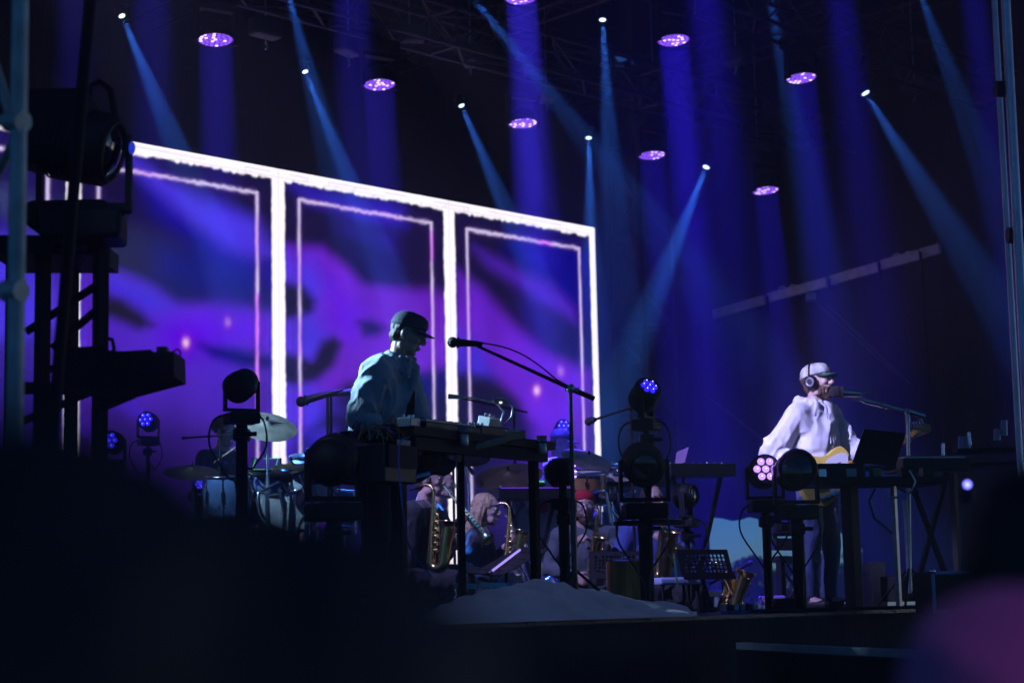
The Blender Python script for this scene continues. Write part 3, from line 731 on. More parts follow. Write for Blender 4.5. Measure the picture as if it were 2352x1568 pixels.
def vmod(o, voxel, smooth=2, disp=0.0, dscale=.12, seed=0):
    r = o.modifiers.new('remesh', 'REMESH'); r.mode = 'VOXEL'; r.voxel_size = voxel; r.use_smooth_shade = True
    if smooth:
        s = o.modifiers.new('smooth', 'SMOOTH'); s.factor = .5; s.iterations = smooth
    if disp:
        tx = bpy.data.textures.new('folds', 'CLOUDS'); tx.noise_scale = dscale; tx.noise_depth = 2
        if False:
            t2 = bpy.data.textures.new('creases', 'MUSGRAVE'); t2.musgrave_type = 'RIDGED_MULTIFRACTAL'; t2.noise_scale = dscale*1.5; t2.octaves = 3; t2.noise_intensity = .5
            d2 = o.modifiers.new('creases', 'DISPLACE'); d2.texture = t2; d2.strength = disp*.8; d2.mid_level = .5; d2.texture_coords = 'LOCAL'
        d = o.modifiers.new('folds', 'DISPLACE'); d.texture = tx; d.strength = disp; d.mid_level = .5; d.texture_coords = 'LOCAL'
    return o
def cloth_mat(name, c, var=.12, bump=.5, bs=14, rough=.85, stretch=(1, 1, .5), sheen=.2):
    return mat(name, c, rough, bump=bump, bscale=bs, var=var, vscale=5, stretch=stretch, sheen=sheen)
SKIN = mat('skin', (.50, .32, .25), .5, bump=.12, bscale=90, var=.12, vscale=14)
SKIN2 = mat('pale skin', (.58, .40, .33), .5, bump=.12, bscale=90, var=.1, vscale=14)
M_EYEW = mat('eye white', (.7, .68, .66), .2); M_IRIS = mat('dark iris', (.03, .02, .02), .15)
M_LIP = mat('lips', (.42, .2, .18), .45)
def capsule(mb, a, b, r0, r1, n=12):
    a = V(a); b = V(b); mb.cyl(a, b, r0, r1, n); mb.ball(a, r0, n); mb.ball(b, r1, n); return mb
def chain(mb, pts, rs, n=12):
    for i in range(len(pts)-1): capsule(mb, pts[i], pts[i+1], rs[i], rs[i+1], n)
    return mb
def hand_mesh(mb, w, d, pn, side=1, curl=.5, sc=1.0, spread=.09):
    """palm and five fingers. w wrist, d direction of the hand, pn direction the palm faces, side=+1 right hand"""
    d = V(d).normalized(); pn = V(pn); pn = (pn-d*pn.dot(d)).normalized(); x = d.cross(pn)*side   # towards the thumb side
    w = V(w)
    mb.cyl(w-d*.02*sc, w+d*.02*sc, .024*sc, .026*sc, 10)
    pr = Matrix(((x.x, d.x, pn.x), (x.y, d.y, pn.y), (x.z, d.z, pn.z)))
    mb.box(w+d*.052*sc, (.076*sc, .09*sc, .026*sc), pr, bevel=.012)
    L = [(.033, .072, .0085), (.011, .08, .0088), (-.011, .074, .0085), (-.033, .058, .0075)]
    for k, (ox, ln, r) in enumerate(L):
        c = curl*(1+.12*k); base = w+d*.092*sc+x*ox*sc; p = base; dd = (d+x*(ox*spread*20)).normalized(); pts = [base-d*.02*sc, base]
        ang = .25*c
        for seg in (.45, .32, .23):
            ang += c*.75
            v = (dd*cos(ang)+pn*sin(ang)); p = p+v*ln*seg*sc; pts.append(p)
        chain(mb, pts, [r*sc*1.08, r*sc*1.05, r*sc, r*sc*.92, r*sc*.8], 8)
    b = w+d*.025*sc+x*.03*sc; t1 = b+(x*.6+d*.6+pn*.35).normalized()*.04*sc; t2 = t1+(d*.8+pn*.5*curl*2+x*.1).normalized()*.033*sc; t3 = t2+(d*.7+pn*.7*curl*2-x*.15).normalized()*.024*sc
    chain(mb, [b, t1, t2, t3], [.014*sc, .012*sc, .0105*sc, .009*sc], 8)
def head_mesh(mb, R, c, open_mouth=False, sc=1.0):
    """R maps head axes (x forward, y left, z up) to person space, c head centre"""
    T = lambda x, y, z: c + R @ (V((x, y, z))*sc)
    B = lambda p, r, n=14: mb.ball(T(*p), [q*sc for q in r], n, R)
    B((-.008, 0, .03), (.1, .077, .092), 20); B((.012, 0, .005), (.083, .069, .09), 18); B((.03, 0, -.05), (.058, .052, .062), 16)
    B((.062, 0, -.098), (.026, .027, .018)); B((.045, .033, -.075), (.035, .02, .03)); B((.045, -.033, -.075), (.035, .02, .03))
    for s in (-1, 1):
        B((.005, s*.052, -.07), (.03, .014, .032)); B((.062, s*.036, -.018), (.026, .022, .02)); B((.074, s*.026, .037), (.018, .026, .009), 10)
        B((.079, s*.031, .012), (.010, .017, .012), 10)
        B((-.008, s*.075, -.006), (.018, .008, .029), 10); B((-.012, s*.080, .004), (.013, .006, .02), 10)
    B((.082, 0, .045), (.012, .02, .022), 10)
    mb.cyl(T(.086, 0, .028), T(.113, 0, -.022), .0085*sc, .014*sc, 10); B((.108, 0, -.026), (.015, .014, .012), 10)
    for s in (-1, 1): B((.1, s*.012, -.031), (.011, .009, .008), 8)
    if open_mouth:
        B((.088, 0, -.053), (.012, .022, .007), 10); B((.078, 0, -.089), (.014, .02, .008), 10)
    else:
        B((.09, 0, -.058), (.012, .024, .0065), 10); B((.088, 0, -.07), (.012, .021, .007), 10)
    return T
def frame_from(fw, up=(0, 0, 1)):
    x = V(fw).normalized(); z = V(up); z = (z-x*z.dot(x)).normalized(); y = z.cross(x)
    return Matrix(((x.x, y.x, z.x), (x.y, y.y, z.y), (x.z, y.z, z.z)))
def person(label, loc, yaw, J, skin=None, shirt=None, trousers=None, shoes=None, sleeve='long', voxel=.0075, hair=None, hands=None, open_mouth=False, sc=1.0, hat=None, glasses=False, beard=None, detail=True, shirt_extra=None, shirt_disp=.016, head_sc=1.0, belly=0.0, legs=True):
    """J: joints in person space (x forward, y left, z up, origin on the floor)"""
    t = thing('person', label, 'person', loc, yaw)
    t.scale = (sc, sc, sc)
    J = {k: V(v) if not isinstance(v, (tuple, list)) or len(v) == 3 else v for k, v in J.items()}
    skin = skin or SKIN
    b = MB(); hR = frame_from(J['face'], J.get('headup', (0, 0, 1)))
    T = head_mesh(b, hR, J['head'], open_mouth, head_sc)
    nb = J['neck']; chain(b, [nb, J['head']+hR @ V((-.02, 0, -.06))], [.06, .054], 16)
    pel, ch = J['pelvis'], J['chest']; up = (ch-pel).normalized(); sd = (J['shL']-J['shR']).normalized(); fwd = sd.cross(up).normalized()
    TR = Matrix(((fwd.x, sd.x, up.x), (fwd.y, sd.y, up.y), (fwd.z, sd.z, up.z)))
    def torso(mb, k):
        mb.ball(pel, (.115+k, .155+k, .12+k), 20, TR); mb.ball(pel.lerp(ch, .45)+fwd*.01*(1+belly*20), (.108+k+belly, .145+k, .16+k), 20, TR); mb.ball(ch, (.122+k, .168+k, .17+k), 20, TR)
        mb.ball(ch.lerp(nb, .65), (.085+k, .12+k, .08+k), 16, TR)
        for s in ('L', 'R'):
            capsule(mb, ch.lerp(nb, .8), J['sh'+s], .062+k, .062+k); capsule(mb, ch+sd*(.06 if s == 'L' else -.06), J['sh'+s], .09+k*.6, .06+k)
    torso(b, -.012)
    for s in ('L', 'R'):
        chain(b, [J['sh'+s], J['el'+s], J['wr'+s]], [.05, .038, .026])
        capsule(b, J['el'+s].lerp(J['wr'+s], .25), J['el'+s].lerp(J['wr'+s], .5), .04, .034)
        chain(b, [J['hip'+s], J['kn'+s], J['an'+s]], [.082, .054, .038]) ; capsule(b, J['kn'+s].lerp(J['an'+s], .25), J['kn'+s].lerp(J['an'+s], .5), .056, .048)
        toe = J['toe'+s]; capsule(b, J['an'+s]-V((0, 0, .03)), toe, .036, .03)
        if hands and s in hands:
            hd, pn, curl = hands[s]; hand_mesh(b, J['wr'+s], hd, pn, 1 if s == 'R' else -1, curl)
        else: hand_mesh(b, J['wr'+s], (J['wr'+s]-J['el'+s]), (0, 0, -1), 1 if s == 'R' else -1, .6)
    body = vmod(obj('body', b, skin, t), voxel, 2)
    if detail:
        for s in (-1, 1):
            e = obj('eye', MB().ball(T(.0795, s*.031, .011), .0125*head_sc, 12), M_EYEW, t); obj('iris', MB().ball(T(.0885, s*.031, .010), .0055*head_sc, 8), M_IRIS, e)
        bm_ = MB()
        for s in (-1, 1): bm_.tube([T(.085, s*.012, .036), T(.09, s*.028, .042), T(.078, s*.048, .034)], [.003, .0042, .002], 6)
        if hair: obj('eyebrows', bm_, hair, t)
        if not open_mouth: obj('lips', MB().ball(T(.094, 0, -.0605), (.0085, .02, .004), 10, hR).ball(T(.0925, 0, -.068), (.0085, .018, .005), 10, hR), M_LIP, t)
        else: obj('lips', MB().ball(T(.088, 0, -.072), (.012, .02, .014), 12, hR), mat('open mouth', (.05, .01, .01), .5), t)
    # shirt
    if shirt:
        m = MB(); torso(m, .02)
        nk = MB()
        for s in ('L', 'R'):
            sh, el, wr = J['sh'+s], J['el'+s], J['wr'+s]
            if sleeve == 'long': chain(m, [sh, sh.lerp(el, .5), el, el.lerp(wr, .5), el.lerp(wr, .93)], [.073, .067, .06, .052, .042])
            elif sleeve == 'rolled': chain(m, [sh, sh.lerp(el, .5), el, el.lerp(wr, .25)], [.075, .07, .064, .058])
            else: chain(m, [sh, sh.lerp(el, .55)], [.072, .066])
        m.ball(pel+up*.0, (.14, .175, .13), 18, TR)
        if shirt_extra: shirt_extra(m, J, TR, up, fwd, sd)
        bake_folds(vmod(obj('shirt', m, shirt, t), .0085, 4), shirt_disp*1.5, len(label))
    if trousers and legs:
        m = MB(); m.ball(pel-up*.03, (.125, .165, .13), 18, TR)
        for s in ('L', 'R'):
            chain(m, [J['hip'+s], J['hip'+s].lerp(J['kn'+s], .5), J['kn'+s], J['kn'+s].lerp(J['an'+s], .5), J['an'+s]+V((0, 0, .02))], [.098, .084, .068, .06, .056])
        bake_folds(vmod(obj('trousers', m, trousers, t), .011, 3), .022, len(label)+1)
    if shoes:
        for s in ('L', 'R'):
            an, toe = J['an'+s], J['toe'+s]; dr = (toe-an); dr.z = 0; dr.normalize()
            m = MB(); base = V((an.x, an.y, min(an.z-.06, toe.z))); 
            m.ball(base-dr*.02, (.05, .045, .06), 12); capsule(m, base+V((0, 0, -.005)), toe+V((0, 0, .0)), .044, .036); capsule(m, an, an-V((0, 0, .04)), .05, .05)
            vmod(obj('shoe', m, shoes, t), .01, 1)
    # hair
    if hair:
        hm = MB(); style = J.get('hairstyle', 'short') if isinstance(J.get('hairstyle', ''), str) else 'short'
    return t, T, hR
def add_hair(t, T, hR, m, style='short', sc=1.0, seed=1):
    rnd = random.Random(seed); hm = MB()
    if style in ('short', 'under'):
        hm.ball(T(-.024, 0, .022 if style == 'under' else .040), [q*sc for q in (.088, .080, .075)] if style == 'under' else [q*sc for q in (.103, .084, .090)], 18, hR); hm.ball(T(-.055, 0, -.025), [q*sc for q in (.048, .065, .06)], 14, hR)
        for s in ((-1, 1) if style == 'short' else ()): hm.ball(T(.012, s*.072, -.002), [q*sc for q in (.022, .008, .035)], 8, hR)
    if style == 'curly':
        for i in range(70):
            th = rnd.uniform(0, 2*pi); ph = rnd.uniform(-.3, 1.5); hm.ball(T(-.02+.095*cos(th)*cos(ph)-.012, .088*sin(th)*cos(ph), .04+.09*sin(ph)), .026, 6)
    if style == 'long':
        hm.ball(T(-.02, 0, .036), (.104, .087, .092), 18, hR); hm.ball(T(-.05, 0, -.03), (.06, .08, .08), 14, hR)
        for i in range(34):
            s = -1 if i % 2 else 1; f = rnd.uniform(-.09, .015); y = s*rnd.uniform(.05, .088)*(1 if f > -.07 else .7)
            top = T(f*.6, y*.7, .075); mid = T(f-.01, y*1.08, -.03); low = T(f-.03+rnd.uniform(-.02, .02), y*1.1, -.15); e = low+V((rnd.uniform(-.02, .01), 0, -.12-rnd.uniform(0, .07)))
            hm.tube([top, mid, low, e], [.014, .017, .014, .003], 6)
    o = obj('hair', hm, m, t); vmod(o, .007, 1, .012, .02); return o
def add_cap(t, T, hR, m, brim_m=None, sc=1.0, pitch=0, patch=None, brimdir=1):
    """peaked cap: crown panels, brim, button"""
    brim_m = brim_m or m
    def TT(x, y, z): return T(x, y, z)
    cm = MB(); rings = 9; n = 24; vs = []
    for i in range(rings+1):
        f = i/rings; zz = .035 + .088*sin(f*pi/2); rr = cos(f*pi/2)**.62 if i < rings else 0
        for k in range(n):
            a = 2*pi*k/n; fx = .104*rr*cos(a)-.012; fy = .086*rr*sin(a); bulge = .012*max(0, cos(a))*sin(f*pi)
            vs.append(TT(fx+bulge, fy, zz+(0.01*(1-f))*cos(a)))
    fs = [(i*n+k, i*n+(k+1) % n, (i+1)*n+(k+1) % n, (i+1)*n+k) for i in range(rings) for k in range(n)]
    cm.add(vs, fs, True); c = obj('cap', cm, m, t)
    c.modifiers.new('thick', 'SOLIDIFY').thickness = -.004
    bm_ = MB(); vs = []; R_ = 10
    for j in range(2):
        for i in range(R_+1):
            a = -1.15+2.3*i/R_
            for q in (0, .5, 1):
                x = .088*cos(a)*(1)+q*.078*cos(a*.55); y = .086*sin(a)*(1-.06*q); z = .042-.006*q*2 - .012*(y/.08)**2 - j*.004
                vs.append(TT(x*brimdir-.008, y, z))
    W = 3; L0 = (R_+1)*3; fs = []
    for i in range(R_):
        for q in range(2):
            a = i*3+q; fs.append((a, a+1, a+4, a+3)); fs.append((L0+a, L0+a+3, L0+a+4, L0+a+1))
        fs.append((i*3+2, L0+i*3+2, L0+i*3+5, i*3+5))
    bm_.add(vs, fs, True); obj('cap_brim', bm_, brim_m, c); obj('cap_button', MB().ball(TT(-.012, 0, .124), .008*sc, 8), brim_m, c)
    seams = MB()
    for k in range(6):
        a = 2*pi*(k+.5)/6; pts = []
        for i in range(0, 10):
            f = i/10; zz = .0355 + .089*sin(f*pi/2); rr = cos(f*pi/2)**.62; bulge = .012*max(0, cos(a))*sin(f*pi)
            pts.append(TT(.105*rr*cos(a)-.012+bulge, .087*rr*sin(a), zz+(0.01*(1-f))*cos(a)))
        seams.tube(pts, .0014, 5)
    obj('cap_seam', seams, brim_m, c)
    return c
def add_collar(t, J, m, open_=.55, flare=.045, h=.05):
    nk = J['neck']; up = (J['head']-nk).normalized(); sd = (J['shL']-J['shR']).normalized(); fw = sd.cross(up).normalized(); sd = up.cross(fw)
    n = 22; vs = []
    for r_, (rr, z) in enumerate(((.066, -.01), (.066, h*.9), (.071, h), (.08, h*.75), (.066+flare, -.012), (.062+flare, -.018))):
        for i in range(n+1):
            a = open_+(2*pi-2*open_)*i/n; edge = abs(i/n-.5)*2
            zz = z-(.035*edge**4 if r_ >= 3 else 0); q = rr+(.02*edge**4 if r_ >= 4 else 0)
            vs.append(nk+fw*(q*cos(a)*1.02-.006)+sd*q*sin(a)+up*zz)
    fs = [(r_*(n+1)+i, r_*(n+1)+i+1, (r_+1)*(n+1)+i+1, (r_+1)*(n+1)+i) for r_ in range(5) for i in range(n)]
    o = obj('collar', MB().add(vs, fs, True), m, t); o.modifiers.new('s', 'SOLIDIFY').thickness = .004; return o
def add_glasses(t, T, m, lens=None):
    g = MB()
    for s in (-1, 1):
        ring = [T(.1+.004*0, s*.032+.021*cos(a), .008+.017*sin(a)) for a in np.linspace(0, 2*pi, 17)]
        g.tube(ring, .0017, 6, cap=False); g.tube([T(.098, s*.053, .014), T(.05, s*.077, .014), T(-.015, s*.086, .008)], .0017, 6)
    g.tube([T(.1, -.011, .012), T(.104, 0, .015), T(.1, .011, .012)], .0017, 6)
    o = obj('glasses', g, m, t)
    l = MB()
    for s in (-1, 1): l.add([T(.1, s*.032+.02*cos(a), .008+.016*sin(a)) for a in np.linspace(0, 2*pi, 13)[:-1]], [tuple(range(12))])
    obj('glass_lens', l, lens or mat('spectacle glass', (.6, .65, .7), .05, alpha=.35, spec=1.0), o); return o
def add_beard(t, T, hR, m, full=True, sc=1.0):
    b = MB(); B = lambda p, r: b.ball(T(*p), r, 12, hR)
    B((.048, 0, -.094), (.044, .052, .034)); B((.054, 0, -.112), (.036, .036, .024))
    for s in (-1, 1):
        B((.034, s*.046, -.070), (.040, .021, .038)); B((.012, s*.062, -.035), (.020, .014, .038)); B((.062, s*.034, -.066), (.02, .016, .024))
        b.tube([T(.092, 0, -.047), T(.092, s*.02, -.05), T(.082, s*.032, -.066), T(.072, s*.032, -.09)], [.005, .006, .007, .008], 6)
    o = obj('beard', b, m, t); vmod(o, .0055, 1, .008, .01); return o
# joint presets -------------------------------------------------
def stand(lean=0.0, over=None, scale=1.0):
    J = dict(pelvis=(0, 0, .96), chest=(.03+lean*.6, 0, 1.26), neck=(.04+lean, 0, 1.47), shL=(.03+lean, .185, 1.42), shR=(.03+lean, -.185, 1.42),
             hipL=(0, .09, .93), hipR=(0, -.09, .93), knL=(.03, .11, .5), knR=(.03, -.11, .5), anL=(-.02, .12, .1), anR=(-.02, -.12, .1), toeL=(.13, .14, .035), toeR=(.13, -.14, .035),
             elL=(.06+lean, .25, 1.13), elR=(.06+lean, -.25, 1.13), wrL=(.28+lean, .2, 1.05), wrR=(.28+lean, -.2, 1.05), head=(.07+lean*1.25, 0, 1.64), face=(1, 0, 0))
    if over: J.update(over)
    return {k: (V(v) if not isinstance(v, str) else v) for k, v in J.items()}
def seated(over=None, lean=.05, seat=.46):
    z = seat+.10
    J = dict(pelvis=(0, 0, z), chest=(.02+lean*.6, 0, z+.32), neck=(.02+lean, 0, z+.53), shL=(.02+lean, .185, z+.47), shR=(.02+lean, -.185, z+.47),
             hipL=(.02, .09, z-.02), hipR=(.02, -.09, z-.02), knL=(.45, .17, z), knR=(.45, -.17, z), anL=(.46, .18, .1), anR=(.46, -.18, .1), toeL=(.6, .19, .035), toeR=(.6, -.19, .035),
             elL=(.08+lean, .27, z+.22), elR=(.08+lean, -.27, z+.22), wrL=(.3+lean, .12, z+.3), wrR=(.3+lean, -.1, z+.12), head=(.06+lean*1.25, 0, z+.70), face=(1, 0, 0))
    if over: J.update(over)
    return {k: (V(v) if not isinstance(v, str) else v) for k, v in J.items()}
# ------------------------------------------------------------------ left performer (keyboards)
HAIR_D = mat('dark hair', (.03, .022, .018), .6, bump=.8, bscale=60, stretch=(1, 1, .2))
HAIR_B = mat('brown hair', (.10, .055, .03), .6, bump=.8, bscale=60, stretch=(1, 1, .2))
HAIR_L = mat('blonde hair', (.42, .30, .16), .5, bump=.8, bscale=50, stretch=(1, 1, .15))
CHAMBRAY = cloth_mat('pale chambray cotton', (.33, .40, .46), bump=.3, bs=40, stretch=(1, 1, .45), rough=.8)
M_DENIM = cloth_mat('blue jeans denim', (.045, .075, .16), bump=.8, bs=12)
M_BLKTR = cloth_mat('black trousers', (.012, .012, .014), bump=.6, bs=12)
M_SHOE = mat('dark leather shoe', (.02, .018, .018), .4, bump=.3, bscale=40)
LY = 10.75
pL = P(872, 1400, LY); pL.z = 0
J = stand(.16, dict(pelvis=(-.02, 0, .97), chest=(.06, 0, 1.27), neck=(.13, 0, 1.49), shL=(.12, .19, 1.44), shR=(.07, -.20, 1.41),
    elR=(-.03, -.25, 1.15), wrR=(.2, -.22, 1.03), elL=(.2, .22, 1.15), wrL=(.36, .10, 1.0), head=(.195, -.01, 1.655), face=(.88, .12, -.36), headup=(.36, 0, .93)))
def shirt_collar(m, J, TR, up, fwd, sd):
    nk = J['neck']
    for a in np.linspace(0, 2*pi, 13)[:-1]:
        if abs(a) < .5 or a > 2*pi-.5: continue
        p = nk+TR @ V((.075*cos(a), .078*sin(a), .0)); capsule(m, p-up*.03, p+up*.035+TR @ V((.01*cos(a), .01*sin(a), 0)), .012, .010, 8)
    for s in (-1, 1):      # collar points on the chest
        c = nk+fwd*.085+sd*s*.04-up*.03; capsule(m, c+up*.02, c+fwd*.025+sd*s*.03-up*.04, .018, .010, 8)
    # loose blousing at the back and waist
    m.ball(J['chest']-fwd*.05-up*.06, (.12, .175, .2), 18, TR); m.ball(J['pelvis']+up*.1-fwd*.01, (.15, .185, .15), 18, TR)
    pl = J['chest']+fwd*.135; m.bar(pl+up*.18, pl-up*.32+fwd*.02, .03, .012)
J_L = J
tL, TL_, RL_ = person('man in a pale blue shirt and dark cap bending over a keyboard table', pL, radians(-14), J, shirt=CHAMBRAY, trousers=M_BLKTR, shoes=M_SHOE, sleeve='rolled',
    hair=HAIR_D, hands={'R': ((1, .1, -.35), (0, .1, -1), .5), 'L': ((1, -.3, -.3), (0, 0, -1), .5)}, shirt_extra=shirt_collar, voxel=.006, shirt_disp=.024, sc=1.0)
add_hair(tL, TL_, RL_, HAIR_D, 'under')
M_CAP = mat('navy cap cotton', (.03, .04, .07), .8, bump=.4, bscale=120, var=.15, vscale=20)
add_collar(tL, J_L, CHAMBRAY)
capL = add_cap(tL, TL_, RL_, M_CAP)
add_glasses(tL, TL_, mat('thin wire frame', (.5, .5, .52), .3, metal=1))
# pale badge on the cap front: a square outline holding a small letter-like mark
bd = MB(); c0 = (.099, 0, .075)
def bp(y, z): return TL_(.0985+.004-abs(y)*.12-max(0, z-.075)*.45, y-.012, z)
for (y0, z0, y1, z1) in ((-.016, .058, -.016, .093), (-.016, .093, .016, .093), (.016, .093, .016, .058), (.016, .058, -.016, .058), (-.008, .086, 0, .064), (0, .064, .008, .086), (-.005, .075, .005, .075)):
    bd.cyl(bp(y0, z0), bp(y1, z1), .0018, n=6)
obj('cap_badge', bd, mat('cream thread', (.5, .46, .38), .8), capL)
# guitar strap over the shoulder (the guitar hangs low behind the table)
st = MB(); vs = []
path = [(.02, .10, 1.50), (.12, .08, 1.50), (.20, .02, 1.36), (.22, -.06, 1.2), (.2, -.13, 1.06), (.12, -.2, .98)]
for k in range(len(path)-1): st.bar(path[k], path[k+1], .05, .006, up=V((0, 1, .3)))
tag(obj('guitar_strap', st, mat('black strap', (.012, .012, .014), .7)), 'dark guitar strap across the chest of the man in the pale blue shirt', 'strap').parent = None
so = bpy.data.objects['guitar_strap']; so.location = tL.location; so.rotation_euler = tL.rotation_euler

# ------------------------------------------------------------------ right performer (guitar, white hoodie)
RY = 13.4
pR = P(1888, 1400, RY); pR.z = 0
HOODIE = cloth_mat('washed white hoodie fleece', (.60, .60, .66), bump=.35, bs=8, stretch=(1, 1, .6), rough=.95, var=.18)
J = stand(.02, dict(pelvis=(0, 0, .95), chest=(.02, 0, 1.26), neck=(.01, 0, 1.48), shL=(.0, .2, 1.43), shR=(-.0, -.21, 1.42),
    elR=(-.14, -.32, 1.14), wrR=(.10, -.24, .98), elL=(.12, .30, 1.15), wrL=(.33, .38, 1.17), head=(.05, -.005, 1.665), face=(.95, .22, .12), headup=(-.1, 0, .99)))
def hood(m, J, TR, up, fwd, sd):
    nk = J['neck']
    for a in np.linspace(.55, 2*pi-.55, 14):
        p = nk+TR @ V((.10*cos(a)-.01, .12*sin(a), -.02-.05*cos(a)*0)); q = p+up*(.03+.02*(1-cos(a))*.5)
        capsule(m, p-up*.02, q, .034, .030, 8)
    m.ball(nk-fwd*.10-up*.03, (.07, .12, .07), 14, TR)
    for s in (-1, 1): capsule(m, nk+fwd*.07+sd*s*.06, nk+fwd*.12+sd*s*.03-up*.1, .028, .018, 8)
    m.ball(J['pelvis']+up*.12, (.165, .195, .17), 18, TR); m.ball(J['chest']-up*.06, (.155, .195, .2), 18, TR)
    for s in ('L', 'R'):
        chain(m, [J['sh'+s], J['el'+s], J['el'+s].lerp(J['wr'+s], .8)], [.082, .082, .062])
tR, TR_, RR_ = person('bearded man in a white hoodie, cap and headphones singing while playing a yellow guitar', pR, radians(-46), J, skin=SKIN2, shirt=HOODIE, trousers=M_DENIM, shoes=M_SHOE,
    hair=HAIR_B, hands={'R': ((.8, .5, -.4), (-.3, .9, .1), .7), 'L': ((.3, -.2, .9), (-.8, -.3, .2), 1.0)}, shirt_extra=hood, voxel=.0065, open_mouth=True, shirt_disp=.028, sc=.975, head_sc=1.08)
add_hair(tR, TR_, RR_, HAIR_B, 'short', 1.04); add_beard(tR, TR_, RR_, HAIR_B)
M_CAPW = mat('faded white cap', (.5, .5, .5), .85, bump=.4, bscale=80, var=.35, vscale=30, stretch=(1, 1, .2))
M_CAPG = mat('green cap peak', (.03, .12, .09), .8)
capR = add_cap(tR, TR_, RR_, M_CAPW, M_CAPG)
bd = MB(); bd.box(TR_(.104, -.005, .08), (.006, .042, .036), RR_ @ Matrix.Rotation(-.35, 3, 'Y'), bevel=.002)
o = obj('cap_badge', bd, mat('dark badge', (.02, .02, .02), .7), capR)
bd = MB(); bd.box(TR_(.1085, -.005, .073), (.004, .03, .012), RR_ @ Matrix.Rotation(-.35, 3, 'Y')); obj('badge_patch', bd, mat('orange patch', (.5, .13, .03), .7), capR)
ds = MB()
for s in (-1, 1): ds.tube([(.13, s*.03, 1.43), (.155, s*.035, 1.36), (.165, s*.03, 1.26), (.168, s*.028, 1.2)], .004, 6)
obj('drawstring', ds, mat('white cord', (.6, .6, .62), .8), tR)
# headphones (worn)
hp = thing('headphones', 'black over-ear headphones worn over the faded white cap', 'headphones', pR, radians(-46)); hp.scale = tR.scale
k1 = MB(); k1.tube([TR_(-.012, .092*sin(a)*1.06, .02+.118*cos(a)*1.02) for a in np.linspace(-1.7, 1.7, 15)], [.007]*15, 8); obj('headband', k1, M_BLACKG, hp)
for s in (-1, 1):
    c = TR_(-.008, s*.092, -.012); ax = RR_ @ V((0, s, 0)); R = basis(ax)
    ec = obj('ear_cup', MB().lathe([(0, -.012), (.046, -.012), (.05, .0), (.046, .016), (.03, .02), (0, .02)], 18, M4(R, c)), M_BLACKG, hp)
    obj('cup_ring', MB().lathe([(.02, .021), (.026, .024), (.032, .024), (.036, .019)], 18, M4(R, c)), mat('silver ring', (.2, .2, .26), .4, metal=.6), ec)

# guitar: yellow slab body, white pickguard, maple neck
def guitar(name, label, M, body_c, guard_c, six=True):
    g = bpy.data.objects.new(name, None); COL.objects.link(g); g.matrix_world = M; tag(g, label, 'guitar')
    L = [(-.20, .0), (-.195, .07), (-.16, .125), (-.10, .15), (-.04, .145), (.02, .118), (.07, .112), (.13, .128), (.175, .125), (.2, .095), (.205, .05), (.175, .03), (.165, .0), (.168, -.035), (.20, -.05), (.225, -.07), (.222, -.10), (.19, -.13), (.13, -.148), (.07, -.128), (.02, -.125), (-.05, -.15), (-.11, -.155), (-.165, -.125), (-.195, -.07)]
    def cr(pts, k=4):
        out = []; n = len(pts)
        for i in range(n):
            p0, p1, p2, p3 = [np.array(pts[(i+j-1) % n]) for j in range(4)]
            for s in range(k):
                t = s/k; out.append(tuple(.5*((2*p1)+(-p0+p2)*t+(2*p0-5*p1+4*p2-p3)*t*t+(-p0+3*p1-3*p2+p3)*t**3)))
        return out
    bo = obj('guitar_body', MB().prism(cr(L, 3), .045), body_c, g); bv = bo.modifiers.new('b', 'BEVEL'); bv.width = .006; bv.segments = 2; bv.limit_method = 'ANGLE'
    pg = [(.165, .01), (.19, .06), (.16, .085), (.1, .09), (.04, .08), (.0, .055), (-.02, .02), (-.01, -.03), (-.03, -.08), (-.01, -.115), (.05, -.105), (.1, -.11), (.15, -.1), (.17, -.06), (.16, -.02)]
    obj('pickguard', MB().prism(cr(pg, 2), .004, Matrix.Translation((0, 0, .026))), guard_c, g)
    obj('bridge', MB().box((-.09, 0, .028), (.07, .075, .012), bevel=.003), M_CHROME, g)
    obj('pickup', MB().box((.10, 0, .032), (.035, .08, .01), bevel=.004), M_CHROME, g); obj('control_plate', MB().box((-.06, -.115, .027), (.13, .03, .004), bevel=.001), M_CHROME, g)
    for x in (-.09, -.05): obj('control_knob', MB().cyl((x, -.115, .029), (x, -.115, .045), .009, .008, 12), M_CHROME, g)
    mp = mat('maple neck', (.42, .22, .08), .4, var=.25, vscale=12)
    nk = obj('neck', MB().box((.40, 0, .024), (.48, .05, .026), bevel=.009), mp, g)
    fr = MB()
    for k in range(1, 20): x = .64-.64*(1-2**(-k/12))*1.0; fr.box((x, 0, .0385), (.0025, .05, .002))
    obj('frets', fr, M_CHROME, nk)
    hs = [(.635, -.024), (.655, -.022), (.68, -.012), (.80, -.02), (.82, -.005), (.825, .02), (.805, .035), (.78, .04), (.71, .05), (.675, .045), (.65, .026), (.635, .024)]
    hd = obj('headstock', MB().prism(cr(hs, 2), .015, Matrix.Translation((0, 0, .016))), mp, g)
    for k in range(6):
        obj('tuning_peg', MB().cyl((.68+k*.022, .028, .02), (.68+k*.022, .07, .016), .004, .004, 8).ball((.68+k*.022, .07, .016), (.008, .006, .006), 8), M_CHROME, hd)
    sm = MB()
    for k in range(6): sm.cyl((-.09, -.018+k*.0072, .038), (.64, -.015+k*.006, .043), .0006, n=4)
    obj('strings', sm, M_CHROME, g)
    return g
bc = P(1896, 1094, RY-.36); hc = P(2088, 1006, RY-.04)
ax = (hc-bc).normalized(); nrm = V((-.30, -1, -.08)); nrm = (nrm-ax*nrm.dot(ax)).normalized(); yy = nrm.cross(ax)
GS = 1.2
